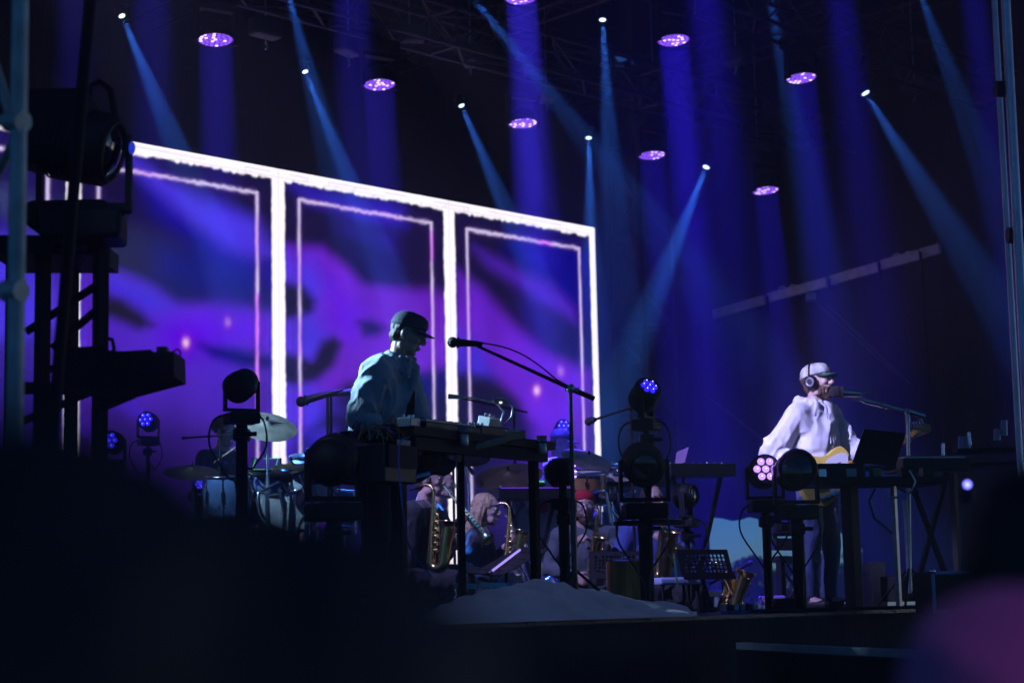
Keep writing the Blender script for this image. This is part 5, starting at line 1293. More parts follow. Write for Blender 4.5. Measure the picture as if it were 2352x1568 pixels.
cymbal('dark cymbal low at the far left of the drums', 440, 1078, 15.2, .23, (.1, -.35, 1), M_CYMD, .16)
cymbal('dark cymbal under the middle of the table', 1072, 1042, 15.6, .2, (.1, -.55, 1), M_CYMD, .16)
cymbal('wide dark cymbal seen under the right end of the table', 1168, 1086, 15.2, .28, (-.1, -.5, 1), M_CYMD, .16)
cymbal('greenish cymbal in front of the right drummer', 1350, 1050, 15.8, .23, (.28, -.42, .9), M_CYMB, .16)
cymbal('small edge-on cymbal beside the right drummer', 1402, 1092, 15.4, .16, (.1, -.25, 1), M_CYMB, .16)
cymbal('small dark cymbal among the left drums', 706, 1045, 15.0, .15, (.1, -.3, 1), M_CYMD, .16)
cymbal('second small dark cymbal among the left drums', 668, 1066, 14.8, .17, (.0, -.2, 1), M_CYMD, .16)
M_PADB = mat('black drum pad', (.02, .02, .022), .5)
for i, (nm, lab, u, v, y, r, dep, ax, hp_) in enumerate((
    ('bass_drum', 'large pale bass drum of the left kit', 662, 1150, 15.3, .27, .4, (.25, -1, .05), M_CHROME),
    ('tom_drum', 'left rack tom of the left kit', 620, 1098, 15.1, .13, .16, (.1, -.45, 1), M_CHROME), ('tom_drum', 'right rack tom of the left kit', 700, 1092, 15.1, .14, .18, (.1, -.45, 1), M_CHROME),
    ('floor_tom', 'floor tom at the left of the left kit', 520, 1140, 15.2, .19, .32, (0, -.1, 1), M_CHROME), ('snare_drum', 'bright snare drum near the large round lamp', 728, 1150, 14.3, .15, .13, (.5, -.5, .7), M_CHROME),
    ('bass_drum', 'bass drum with violet hoop under the table', 1262, 1218, 15.6, .26, .4, (-.35, -1, .02), M_HOOPV),
    ('tom_drum', 'pale rack tom behind the blonde saxophonist', 1196, 1156, 15.8, .13, .2, (0, -.35, 1), M_CHROME), ('tom_drum', 'pale rack tom with a red dot beside the table leg', 1238, 1168, 15.5, .12, .2, (0, -.35, 1), M_CHROME),
    ('snare_drum', 'wooden snare drum above the man with the red cap', 1345, 1105, 15.2, .16, .13, (0, -.2, 1), M_CHROME), ('tom_drum', 'teal tom right of the red cap', 1378, 1122, 15.6, .14, .2, (0, -.3, 1), M_CHROME), ('tom_drum', 'grey tom behind the central pole', 1425, 1098, 15.9, .13, .2, (0, -.3, 1), M_CHROME),
    ('floor_tom', 'clear floor tom right of the snare', 790, 1165, 14.8, .15, .26, (.1, -.1, 1), M_CHROME))):
    p = P(u, v, y); drum_thing(nm, lab, p, r, dep, ax, hoop=hp_, fl=Z1, shell=[M_SHELL, mat('clear blue shell', (.12, .2, .4), .2, var=.3), mat('teal shell', (.05, .2, .24), .25), mat('maple shell', (.3, .15, .06), .35, var=.2)][(0, 1, 0, 1, 0, 1, 0, 0, 3, 2, 0, 1)[i]])
o = obj('red_dot_sticker', MB().cyl(P(1246, 1166, 15.33), P(1246, 1166, 15.335), .042, n=20), mat('red sticker', (.5, .02, .02), .6)); tag(o, 'round red dot stuck on the pale tom', 'sticker')
# sample pad screens with glowing green lines
for i, (u, v, y, w, h, lab) in enumerate(((612, 1068, 14.9, .24, .12, 'tilted pad with green glowing lines beside the left drummer'), (1232, 1112, 15.0, .13, .03, 'narrow pad with one green line under the table'))):
    p = P(u, v, y); t = thing('sample_pad', lab, 'drum pad', p, rz=.1); Rt = Matrix.Rotation(radians(-28), 3, 'X')
    Rt = Matrix.Rotation(radians(62), 3, 'X')
    obj('case', MB().box((0, 0, 0), (w, h, .03), Rt, bevel=.006), M_BLACKG, t)
    if i == 0: obj('pad_screen', MB().box(Rt @ V((0, 0, .0165)), (w*.9, h*.85, .002), Rt), glow('pad blue', (.06, .04, .4), .7), t)
    lines = MB(); g = glow('green led line', (.08, .9, .12), 1.0)
    for (x0, y0, x1, y1) in (((-.45, -.42, -.05, -.42), (.15, -.42, .42, -.36), (-.45, -.3, -.36, .4), (-.1, .42, .45, .42), (.3, -.36, .38, .4)) if i == 0 else ((-.5, .5, .5, .5),)): lines.bar(Rt @ V((x0*w, y0*h, .02)), Rt @ V((x1*w, y1*h, .02)), .004 if i == 0 else .009)
    obj('light_line', lines, g, t); obj('stand', MB().cyl((0, 0, -.02), (0, 0, Z1-p.z), .012, n=8), M_CHROME, t)

# ------------------------------------------------------------------ band members
T_BLK = cloth_mat('black cotton shirt', (.018, .018, .022), bs=12); T_NAVY = cloth_mat('royal blue shirt cotton', (.05, .08, .30), bs=10, bump=.7); T_GREY = cloth_mat('grey green jacket', (.08, .10, .11), bs=10, bump=.7); T_CHAR = cloth_mat('dark tee', (.05, .06, .07), bs=12)
def stool(label, x, y, z0, h=.42):
    t = thing('stool', label, 'stool', (x, y, z0), group='stools under the seated players')
    obj('seat', MB().cyl((0, 0, h-.05), (0, 0, h), .17, n=20), M_BLACKG, t); obj('column', MB().cyl((0, 0, .1), (0, 0, h-.05), .02, n=10), M_CHROME, t)
    for k in range(4): a = pi/2*k+.5; obj('leg', MB().cyl((0, 0, .16), (cos(a)*.2, sin(a)*.2, .01), .011, n=8), M_CHROME, t)
def seat_person(label, u, vhead, y, yaw, J, fl, **k):
    p = P(u, vhead, y); off = J['head']; zr = Matrix.Rotation(yaw, 3, 'Z') @ V((off.x, off.y, 0)); loc = V((p.x-zr.x, p.y-zr.y, fl))
    sc = k.pop('sc', 1.0)
    t, T, R = person(label, loc, yaw, J, sc=sc, **k); return t, T, R, loc
BLK = M_BLKTR
# left drummer
J = seated(dict(elR=(.06, -.32, .86), wrR=(.26, -.34, .78), wrL=(.36, .15, .9), face=(.9, -.1, -.2)), seat=.62)
t, T, R, loc = seat_person('drummer with curly hair and dark tee behind the large pale cymbal', 518, 940, 15.9, radians(-40), J, Z1, shirt=T_CHAR, trousers=BLK, shoes=M_SHOE, sleeve='short', hair=HAIR_B, voxel=.009, hands={'R': ((.8, 0, -.4), (0, .6, -.8), .9)})
add_hair(t, T, R, HAIR_B, 'curly'); stool('stool under the left drummer', loc.x, loc.y, Z1, .56)
w = Matrix.Rotation(radians(-40), 3, 'Z'); hp_ = loc+w @ V(J['wrR'])
o = obj('drumstick', MB().cyl(P(492, 1062, 15.6), P(592, 990, 15.2), .008, .006, 8), mat('hickory', (.5, .4, .25), .5)); tag(o, 'wooden drumstick held by the left drummer', 'drumstick')
# right drummer
J = seated(dict(wrR=(.3, -.2, .86), wrL=(.36, .2, .9), face=(.95, -.1, -.25)), seat=.55)
t, T, R, loc = seat_person('drummer in a dark cap looking down behind the greenish cymbal', 1290, 1018, 16.8, radians(-12), J, Z1, shirt=T_CHAR, trousers=BLK, shoes=M_SHOE, sleeve='short', hair=HAIR_D, voxel=.009)
add_hair(t, T, R, HAIR_D, 'under'); add_cap(t, T, R, M_CAP, mat('teal cap peak', (.05, .16, .15), .8)); stool('stool under the right drummer', loc.x, loc.y, Z1, .5)

# saxophones
M_BRASS = mat('lacquered brass', (.72, .50, .18), .22, metal=1, var=.12, vscale=10); M_MPC = mat('ebonite mouthpiece', (.012, .012, .012), .25)
def saxophone(label, base, top, fwdir, kind='alto', k=1.0, group='saxophones'):
    """base: bottom bow, top: upper end of the body tube, fwdir: side the bell faces"""
    base = V(base); top = V(top); z = (top-base).normalized(); L = (top-base).length; x = V(fwdir); x = (x-z*x.dot(z)).normalized(); y = z.cross(x)
    s = bpy.data.objects.new('saxophone', None); COL.objects.link(s); tag(s, label, 'saxophone', group)
    s.matrix_world = Matrix(((x.x, y.x, z.x, base.x), (x.y, y.y, z.y, base.y), (x.z, y.z, z.z, base.z), (0, 0, 0, 1)))
    kk = MB()
    if kind == 'soprano':
        obj('sax_body', MB().cyl((0, 0, .04), (0, 0, L), .020, .007, 14).lathe([(.044, 0), (.036, .012), (.026, .035), (.021, .06)], 18), M_BRASS, s)
        obj('mouthpiece', MB().cyl((0, 0, L), (0, 0, L+.07), .009, .006, 10), M_MPC, s)
        for i in range(11): kk.cyl((.018, 0, .07+i*.035), (.026, 0, .07+i*.035), .012-.0004*i, n=10)
        kk.cyl((.028, .012, .06), (.02, .012, L*.9), .003, n=6).cyl((.028, -.012, .08), (.02, -.012, L*.85), .003, n=6)
    else:
        w = .085*k; b = MB().tube([(0, 0, L)]+[(0, 0, L*(1-f)) for f in (.25, .5, .75)]+[(0, 0, .07*k)]+[(w/2-w/2*cos(a), 0, .05*k-.05*k*sin(a)) for a in np.linspace(.25, pi-.25, 7)]+[(w, 0, .07*k), (w+.01*k, 0, .16*k), (w+.025*k, 0, .24*k)],
                 [.011*k, .014*k, .018*k, .023*k, .027*k]+[.029*k, .030*k, .031*k, .032*k, .033*k, .034*k, .035*k]+[.036*k, .038*k, .046*k], 14, cap=False)
        obj('sax_body', b, M_BRASS, s)
        obj('bell', MB().lathe([(.046*k, 0), (.052*k, .02*k), (.062*k, .035*k), (.066*k, .036*k), (.060*k, .03*k), (.044*k, 0)], 22, M4(basis((.12, 0, 1)), (w+.025*k, 0, .24*k))), M_BRASS, s)
        obj('sax_neck', MB().tube([(0, 0, L), (0, 0, L+.035*k), (-.02*k, 0, L+.065*k), (-.06*k, 0, L+.075*k), (-.10*k, 0, L+.062*k)], [.011*k, .011*k, .010*k, .009*k, .008*k], 10), M_BRASS, s)
        obj('mouthpiece', MB().cyl((-.095*k, 0, L+.064*k), (-.16*k, 0, L+.045*k), .010*k, .007*k, 10), M_MPC, s)
        for i in range(6): kk.cyl((.02*k, .004, L*(.25+.1*i)), (.034*k-.001*i, .004, L*(.25+.1*i)), (.017-.0012*i)*k, n=12)
        for zz in (.1, .18): kk.cyl((w-.0*k, .03*k, zz*k), (w, .052*k, zz*k), .024*k, n=14)
        for o_y in (-.016, .02): kk.cyl((.012*k, o_y*k, .1*k), (.008*k, o_y*k, L*.95), .0032*k, n=6)
        kk.cyl((w-.01*k, -.03*k, .06*k), (w*.6, -.028*k, .3*k), .003*k, n=6)
        kk.tube([(w+.03*k, .03*k, .12*k), (w+.06*k, .03*k, .14*k), (w+.06*k, .03*k, .2*k), (w+.03*k, .03*k, .2*k)], .003*k, 5)
    obj('keywork', kk, M_BRASS, s); return s
FL = LOW
def rotv(yaw, p): return Matrix.Rotation(yaw, 3, 'Z') @ V(p)
# blonde woman
J = seated(dict(elR=(.0, -.27, .78), wrR=(.30, -.16, .72), wrL=(.28, .06, .98), elL=(.1, .27, .84), face=(.96, -.12, -.12)), seat=.44); yw = radians(-8)
t, T, R, loc = seat_person('blonde woman in a black top playing a saxophone, seen in profile', 1118, 1152, 13.9, yw, J, FL, skin=SKIN2, shirt=T_BLK, trousers=BLK, shoes=M_SHOE, sleeve='short', hair=HAIR_L, voxel=.008, hands={'R': ((.9, .2, -.1), (0, .8, -.5), .8), 'L': ((.6, -.5, .5), (.3, -.8, 0), .9)}, sc=.97)
add_hair(t, T, R, HAIR_L, 'long'); stool('stool under the blonde woman', loc.x, loc.y, FL)
saxophone('brass saxophone played by the blonde woman', P(1162, 1300, 13.6), P(1170, 1176, 13.65), (1, -.3, 0), k=.95)
# alto player half hidden by the table leg
J = seated(dict(elR=(.04, -.25, .74), wrR=(.26, -.12, .66), wrL=(.28, .0, .96), elL=(.1, .26, .82), face=(.9, .1, .02)), seat=.58); yw = radians(-20)
t, T, R, loc = seat_person('man beside the table leg playing an upright brass saxophone', 986, 1092, 13.2, yw, J, FL, shirt=T_BLK, trousers=BLK, shoes=M_SHOE, sleeve='long', hair=HAIR_D, voxel=.008, hands={'R': ((.8, .3, -.2), (0, .8, -.3), .8), 'L': ((.5, -.6, .4), (.3, -.8, 0), .9)})
add_hair(t, T, R, HAIR_D, 'short'); stool('stool under the man beside the table leg', loc.x, loc.y, FL, .55)
saxophone('tall brass saxophone right of the near table leg', P(990, 1306, 12.7), P(996, 1140, 12.75), (.9, -.4, 0), k=1.15)
# soprano player
J = seated(dict(elR=(.12, -.30, .92), wrR=(.36, -.16, .98), wrL=(.26, .08, 1.14), elL=(.14, .27, 1.0), face=(.96, .05, .0)), seat=.62); yw = radians(-6)
t, T, R, loc = seat_person('dark haired man holding a straight brass saxophone pointing down to the right', 1012, 1098, 14.2, yw, J, FL, shirt=T_BLK, trousers=BLK, shoes=M_SHOE, sleeve='long', hair=HAIR_D, voxel=.009, hands={'R': ((.7, .3, .3), (.5, .5, -.6), .9), 'L': ((.6, -.4, .5), (.3, -.8, 0), .9)})
add_hair(t, T, R, HAIR_D, 'short'); stool('stool under the straight saxophone player', loc.x, loc.y, FL, .58)
saxophone('straight brass soprano saxophone slanting down to the right', P(1122, 1240, 13.4), P(1020, 1118, 13.75), (.3, -1, 0), kind='soprano')
# red cap man
J = seated(dict(elR=(.05, -.28, .78), wrR=(.26, -.1, .70), wrL=(.28, .04, .96), elL=(.1, .28, .84), face=(1, -.02, -.08)), seat=.44); yw = radians(-84)
t, T, R, loc = seat_person('bearded man with glasses and a red cap playing a saxophone behind the music stands', 1341, 1158, 14.6, yw, J, FL, shirt=T_GREY, trousers=BLK, shoes=M_SHOE, sleeve='long', hair=HAIR_B, voxel=.008, hands={'R': ((.5, .5, -.3), (0, .8, -.3), .8), 'L': ((.4, -.6, .4), (.3, -.8, 0), .9)})
add_hair(t, T, R, HAIR_B, 'under'); add_beard(t, T, R, HAIR_B); add_glasses(t, T, M_BLACK)
rc_ = MB(); rc_.ball(T(-.015, 0, .075), (.105, .088, .062), 20, R); rc_.ball(T(-.03, 0, .05), (.098, .09, .05), 18, R)
vmod(obj('red_cap', rc_, mat('crimson knit', (.42, .01, .03), .9, bump=.8, bscale=70), t), .008, 1)
stool('stool under the man with the red cap', loc.x, loc.y, FL)
saxophone('brass saxophone played by the man with the red cap', P(1355, 1310, 14.25), P(1372, 1186, 14.2), (.3, -1, 0), k=1.0)
# blue shirt man
J = seated(dict(elR=(.08, -.30, .80), wrR=(.28, -.12, .70), wrL=(.28, .04, .96), elL=(.1, .30, .84), face=(1, .05, -.1)), seat=.46); yw = radians(-70)
t, T, R, loc = seat_person('man in a royal blue shirt with a tenor saxophone, his head behind the central pole', 1500, 1168, 14.3, yw, J, FL, shirt=T_NAVY, trousers=BLK, shoes=M_SHOE, sleeve='rolled', hair=HAIR_D, voxel=.008, hands={'R': ((.5, .5, -.3), (0, .8, -.3), .8), 'L': ((.4, -.6, .4), (.3, -.8, 0), .9)}, belly=.03)
add_hair(t, T, R, HAIR_D, 'short'); stool('stool under the man in the blue shirt', loc.x, loc.y, FL)
saxophone('tenor saxophone with its round bell above the wooden box', P(1512, 1330, 13.85), P(1522, 1172, 13.8), (.35, -1, .1), k=1.35)
# resting bass saxophone in its stand at the right
bs = saxophone('large brass saxophone resting in a stand left of the gap', P(1655, 1405, 13.9), P(1672, 1322, 13.9), (.9, -.4, .15), k=1.2)
bs2 = saxophone('second brass saxophone leaning beside the large one', P(1694, 1395, 14.0), P(1655, 1318, 14.0), (.2, -1, 0), k=1.0)
for i, u in enumerate((1648, 1690)):
    p = P(u, 1400, 14.0); p.z = FL; t = thing('instrument_stand', 'black folding stand under the '+('large resting saxophone' if i == 0 else 'leaning saxophone'), 'stand', p)
    for k in range(3): a = 2*pi*k/3; obj('leg', MB().cyl((0, 0, .3), (cos(a)*.2, sin(a)*.2, .01), .01, n=8), M_BLACK, t)
    obj('post', MB().cyl((0, 0, .25), (0, 0, .44), .012, n=8), M_BLACK, t); obj('cradle', MB().tube([(-.08, -.05, .47), (-.06, 0, .44), (.06, 0, .44), (.08, -.05, .47)], .01, 6), M_BLACK, t)

# ------------------------------------------------------------------ music stands with perforated desks
def music_stand(label, corners, y, holes=(11, 4), fl=LOW, back=.0, light=False):
    """corners: reference pixels of top-left, top-right, bottom-right, bottom-left with depths"""
    c = [P(u, v, yy) for u, v, yy in corners]; cen = sum(c, V())/4; t = thing('music_stand', label, 'music stand', V((cen.x, cen.y, fl)), group='perforated music stands'); o_ = t.location
    TL, TRr, BR, BL = [q-o_ for q in c]; W = (TRr-TL).length; H = (BL-TL).length; ex = (TRr-TL).normalized(); ey = (BL-TL); ey = (ey-ex*ey.dot(ex)).normalized(); n = ex.cross(ey)
    nx, ny = holes; mb = MB(); mw, mh = .035, .03; cw = (W-2*mw)/nx; chh = (H-2*mh)/ny; r = min(cw, chh)*.39; K = 12
    def pt(x, y_): return TL+ex*x+ey*y_
    for i in range(nx):
        for j in range(ny):
            x0, y0 = mw+i*cw, mh+j*chh; cx, cy_ = x0+cw/2, y0+chh/2; outer = []; inner = []
            for k in range(K):
                a = 2*pi*k/K+pi/4; ca, sa = cos(a), sin(a); mx = max(abs(ca), abs(sa)); outer.append(pt(cx+ca/mx*cw/2, cy_+sa/mx*chh/2)); inner.append(pt(cx+ca*r, cy_+sa*r))
            mb.add(outer+inner, [(k, (k+1) % K, K+(k+1) % K, K+k) for k in range(K)])
    for (x0, y0, x1, y1) in ((0, 0, W, mh), (0, H-mh, W, H), (0, mh, mw, H-mh), (W-mw, mh, W, H-mh)): mb.add([pt(x0, y0), pt(x1, y0), pt(x1, y1), pt(x0, y1)], [(0, 1, 2, 3)])
    o = obj('desk', mb, M_BLACK, t); sl = o.modifiers.new('s', 'SOLIDIFY'); sl.thickness = .003
    obj('top_edge', MB().bar(pt(0, 0), pt(W, 0), .006, .006), M_BLACK, t)
    obj('lip', MB().bar(pt(0, H)-n*.02, pt(W, H)-n*.02, .045, .006, up=n), M_BLACK, t)
    hub = pt(W/2, H*.6)+n*.03; obj('pole', MB().cyl(hub, V((hub.x, hub.y, .06)), .011, n=10).cyl(V((hub.x, hub.y, .45)), V((hub.x, hub.y, .1)), .016, n=10), M_BLACK, t)
    for k in range(3): a = 2*pi*k/3+.5; obj('leg', MB().cyl(V((hub.x, hub.y, .2)), V((hub.x+cos(a)*.26, hub.y+sin(a)*.26, .01)), .009, n=8), M_BLACK, t)
    return t
music_stand('music stand lying back with its bright lit edge, in front of the blonde woman', ((1196, 1256, 12.9), (1262, 1262, 12.7), (1236, 1322, 12.3), (1122, 1318, 12.5)), 12.6)
music_stand('music stand in front of the man with the red cap', ((1352, 1266, 13.0), (1478, 1266, 13.0), (1462, 1324, 12.9), (1340, 1324, 12.9)), 13, (12, 5))
music_stand('rightmost music stand, beside the gap in the side cloth', ((1552, 1262, 12.8), (1670, 1262, 13.0), (1650, 1322, 12.9), (1538, 1318, 12.7)), 13, (11, 5))
ms = thing('stand_edge_glow', 'thin glowing bar drawing the violet-lit edge of the tilted music stand', 'lamp', P(1160, 1290, 12.5)); o_ = ms.location  # emissive bar draws the lit edge of the stand, not a lamp
obj('edge_bar', MB().cyl(P(1124, 1315, 12.42)-o_, P(1194, 1262, 12.78)-o_, .0085, n=8), glow('violet stand edge glow', (.42, .3, 1), 1.1), ms); obj('edge_bar_end', MB().cyl(P(1122, 1318, 12.42)-o_, P(1128, 1312, 12.44)-o_, .014, n=8), M_BLACK, ms)
# pink sheet stand at right
p = P(1564, 1052, 14.5); t = thing('sheet_stand', 'stand holding a pinkish sheet of paper right of the central moving lights', 'music stand', p)
sh = MB(); sh.add([P(u, v, 14.5)-p for u, v in ((1554, 1038), (1582, 1026), (1570, 1072), (1548, 1080))], [(0, 1, 2, 3)]); o = obj('paper_sheet', sh, mat('lilac paper', (.55, .3, .6), .8, emit=(.3, .12, .45), estr=0.0), t); o.modifiers.new('s', 'SOLIDIFY').thickness = .003
obj('paper_clip', MB().box(P(1572, 1068, 14.48)-p, (.03, .02, .04), bevel=.004), M_BLACK, t); obj('pole', MB().cyl(P(1568, 1074, 14.52)-p, V((.03, 0, LOW-p.z+.1)), .011, n=8), M_BLACK, t)
for i, (u, v, w, lab) in enumerate(((1600, 1096, .34, 'black keyboard seen edge-on behind the ring of the shiny lamp'), (1220, 1148, .4, 'dark keyboard with a violet edge under the table'), (1456, 1118, .4, 'dark desk behind the central moving light'))):
    p = P(u, v, 14.6+i*.5); k = keyboard('stage_piano', lab, p, w*1.6, .3, .1, Matrix.Rotation(.3, 3, 'Z'), 0)
    obj('stand_leg', MB().bar((-.2, 0, 0), (.2, 0, LOW-p.z), .03).bar((.2, 0, 0), (-.2, 0, LOW-p.z), .03), M_BLACK, k)
    if i == 1: obj('violet_edge', MB().bar((-.3, -.153, .09), (.3, -.153, .09), .008), glow('violet glowing edge', (.2, .05, .9), .7), k)  # violet bar glows along the front edge
# ------------------------------------------------------------------ cloth mound on the stage edge
prof = [(905, 1431), (960, 1420), (1016, 1388), (1084, 1371), (1135, 1358), (1186, 1346), (1230, 1336), (1254, 1338), (1276, 1343), (1298, 1337), (1322, 1348), (1342, 1355), (1396, 1361), (1434, 1375), (1492, 1385), (1545, 1394), (1580, 1402), (1597, 1424), (1602, 1431)]
def prof_at(u):
    for (u0, v0), (u1, v1) in zip(prof, prof[1:]):
        if u0 <= u <= u1: return v0+(v1-v0)*(u-u0)/(u1-u0)
    return 1431
mb = MB(); NU, NV = 170, 50; vs = []
for j in range(NV+1):
    g = j/NV
    for i in range(NU+1):
        u = 905+(1602-905)*i/NU; f = (u-905)/697
        yb = 9.0+1.5*f; y = yb+g*1.1
        h = sin(min(1, g/.62)*pi/2) if g < .62 else cos((g-.62)/.38*pi/2)
        top = P(u, prof_at(u), yb+.62*1.1).z; x = P(u, 1431, y).x
        z0 = .004; z = z0+(max(0, top-z0))*h**.8 + .016*noise.noise(V((x*3.5, y*4, 0)))*h-.05*(1-abs(noise.noise(V((x*2.6+y*3.0, y*.9-x*.5, 7)))))**5*h-.035*(1-abs(noise.noise(V((x*3.4-y*2.6, y*1.3+x*.7, 2)))))**6*h+.03*h
        vs.append(V((P(u, 1431, y).x, y, max(.003, z))))
mb.add(vs, [(j*(NU+1)+i, j*(NU+1)+i+1, (j+1)*(NU+1)+i+1, (j+1)*(NU+1)+i) for j in range(NV) for i in range(NU)], True)
tp = obj('cloth_cover', mb, cloth_mat('grey rain cover', (.30, .30, .33), bump=.35, bs=7, rough=.7, stretch=(1, 1, 1))); tag(tp, 'crumpled grey cloth covering equipment on the stage edge', 'cloth cover')
# front platform with pale edge
t = thing('side_platform', 'low black side platform with a pale edge strip at the bottom right', 'platform', P(1900, 1500, 9.5)); o_ = t.location
A = P(1700, 1482, 10.7); B = P(2200, 1506, 8.3); B.z = A.z
obj('edge_strip', MB().bar(A-o_, B-o_, .05, .036), mat('pale edge paint', (.34, .40, .38), .6, bump=.3, bscale=30, var=.25, vscale=5), t)
dd = (B-A).normalized(); nn = V((-dd.y, dd.x, 0))
mbx = MB(); q = [A-o_-V((0, 0, .02)), B-o_-V((0, 0, .02))]; gz_ = -1.45-o_.z
mbx.bar(V((q[0].x, q[0].y, (q[0].z+gz_)/2)), V((q[1].x, q[1].y, (q[0].z+gz_)/2)), .04, (q[0].z-gz_)-.01); obj('side_panel', mbx, M_DRAPE, t)
# teal boards
for i, (u0, v0, u1, v1, y, lab) in enumerate(((1045, 1344, 1098, 1346, 12.2, 'short teal board on the floor left of the cloth'), (1104, 1343, 1165, 1345, 12.2, 'longer teal board on the floor beside the cloth'), (1058, 1362, 1150, 1368, 11.4, 'dull green strip on the floor in front of the teal boards'))):
    A = P(u0, v0, y); B = P(u1, v1, y); o = obj('floor_board', MB().bar(A, B, .2, .035 if i < 2 else .014), mat('teal paint', (.03, .28, .32), .6) if i < 2 else mat('dull green tape', (.06, .14, .11), .7)); tag(o, lab, 'board', 'small boards on the floor')
# wooden box
p = P(1439, 1392, 11.9); p.z = 0; t = thing('wooden_box', 'tall brown wooden box standing beside the central pole', 'box', p, rz=.05)
zt = .12+(1372-1288)/F_PX*11.9-0; Hb = P(1439, 1288, 11.9).z; Wb = (1478-1400)/F_PX*11.9
M_WOOD = mat('worn amber plywood', (.55, .25, .06), .6, bump=.5, bscale=20, var=.45, vscale=4, stretch=(6, 6, .7))
for k, (c, s) in enumerate((((0, -.14, Hb/2), (Wb, .012, Hb)), ((0, .14, Hb/2), (Wb, .012, Hb)), ((-Wb/2+.006, 0, Hb/2), (.012, .266, Hb)), ((Wb/2-.006, 0, Hb/2), (.012, .266, Hb)), ((0, 0, Hb-.006), (Wb-.026, .266, .012)))): obj('wood_panel', MB().box(c, s, bevel=.003), M_WOOD, t)
# equipment stand behind the guitarist's lamp pole (silhouette against the gap)
p = P(1828, 1400, 14.8); p.z = 0; t = thing('equipment_stand', 'black framed equipment stand silhouetted against the gap', 'stand', p)
def q(u, v, dy=0): return P(u, v, 14.8+dy)-p
obj('shelf', MB().bar(q(1774, 1249), q(1884, 1251), .4, .085), M_BLACK, t); obj('shelf', MB().bar(q(1782, 1284), q(1880, 1286), .36, .05), M_BLACK, t)
for u in (1792, 1868):
    for dy in (-.15, .15): obj('leg', MB().bar(q(u, 1284, dy), V((q(u, 1284, dy).x, q(u, 1284, dy).y, 0)), .05, up=E1), M_BLACK, t)
obj('brace', MB().cyl(q(1797, 1310), q(1858, 1385), .012, n=8), M_BLACK, t); obj('brace', MB().cyl(q(1864, 1305), q(1802, 1388), .012, n=8), M_BLACK, t)
obj('box_case', MB().box(q(1812, 1212), (.28, .3, .12), bevel=.02), M_BLACK, t)
obj('arm', MB().tube([q(1782, 1245), q(1776, 1215), q(1786, 1175), q(1800, 1160)], .02, 8), M_BLACK, t); obj('arm', MB().tube([q(1868, 1245), q(1880, 1215), q(1872, 1180)], .02, 8), M_BLACK, t)
# desk of the right performer
p = P(2010, 1400, 12.6); p.z = 0; t = thing('keyboard_desk', 'black desk with electronics in front of the guitarist', 'table', p); o_ = p
Rz = Matrix.Rotation(radians(10), 3, 'Z'); zt = P(1990, 1098, 12.6).z
obj('tabletop', MB().box((0.02, 0, zt-.03), (.86, .45, .05), Rz, bevel=.006), M_BLACK, t)
obj('side_case', MB().box(V((-.25, -.1, zt+.02)), (.34, .3, .14), Rz, bevel=.02), M_BLACKG, t)
for k, (x, w, m_) in enumerate(((-.40, .05, M_CHROME), (-.2, .07, pd_m[0]), (-.02, .06, mat('olive box', (.2, .22, .1), .6)), (.2, .1, M_BLACKG), (.34, .08, M_BLACKG))): obj('module', MB().box(Rz @ V((x, -.18, zt+.025)), (w, .08, .055), Rz, bevel=.004), m_, t)
for u in (1950, 2052): 
    for dy in (0, .3): q_ = P(u, 1120, 12.6+dy)-p; obj('leg', MB().bar(V((q_.x, q_.y, zt-.05)), V((q_.x, q_.y, 0)), .085 if u < 2000 else .03, up=E2), M_BLACK if u < 2000 else M_METAL, t)
rk = thing('laptop', 'black laptop lid tilted open on the desk, seen from behind', 'laptop', P(2015, 1062, 12.4)); rk.rotation_euler = (0, 0, radians(8))
lid = [P(u, v, 12.4)-rk.location for u, v in ((1958, 1062), (1984, 985), (2080, 995), (2056, 1070))]; mbl = MB(); dv = V((0, .014, 0)); mbl.add([a-dv for a in lid]+[a+dv for a in lid], [(0, 1, 2, 3), (7, 6, 5, 4), (0, 4, 5, 1), (1, 5, 6, 2), (2, 6, 7, 3), (3, 7, 4, 0)]); obj('laptop_lid', mbl, M_BLACK, rk); rk.rotation_euler = (0, 0, 0)
obj('laptop_base', MB().box((-.02, .13, -.03), (.3, .22, .02), bevel=.004), M_BLACKG, rk)
t = keyboard('synthesizer', 'dark keyboard at the right of the guitarist desk', P(2130, 1085, 12.9), .5, .3, .09, Matrix.Rotation(.25, 3, 'Z'), 18); obj('stand_leg', MB().bar((-.15, 0, 0), (.15, 0, -.85), .03).bar((.15, 0, 0), (-.15, 0, -.85), .03), M_BLACK, t)
cbs = MB()
o = obj('desk_cable', MB().tube([P(u, v, 12.3) for u, v in ((2088, 1080), (2102, 1105), (2095, 1125), (2070, 1140), (2040, 1144))], .008, 8), M_METAL); tag(o, 'grey cable curving below the mic stand over the desk', 'cable')
for i, pts in enumerate((((2010, 1122), (1996, 1150), (2008, 1190), (2035, 1212), (2050, 1225)), ((2064, 1120), (2085, 1132), (2110, 1126)), ((1900, 1410), (1935, 1404), (1962, 1398), (1980, 1385)))):
    o = obj('loose_cable', MB().tube([P(u, v, 12.5 if i < 2 else 12.9) for u, v in pts], .008, 8), M_CABLE); tag(o, ['dark cable looping below the guitarist desk', 'short dark cable under the right end of the desk', 'cable lying on the stage near the shoes of the guitarist'][i], 'cable')
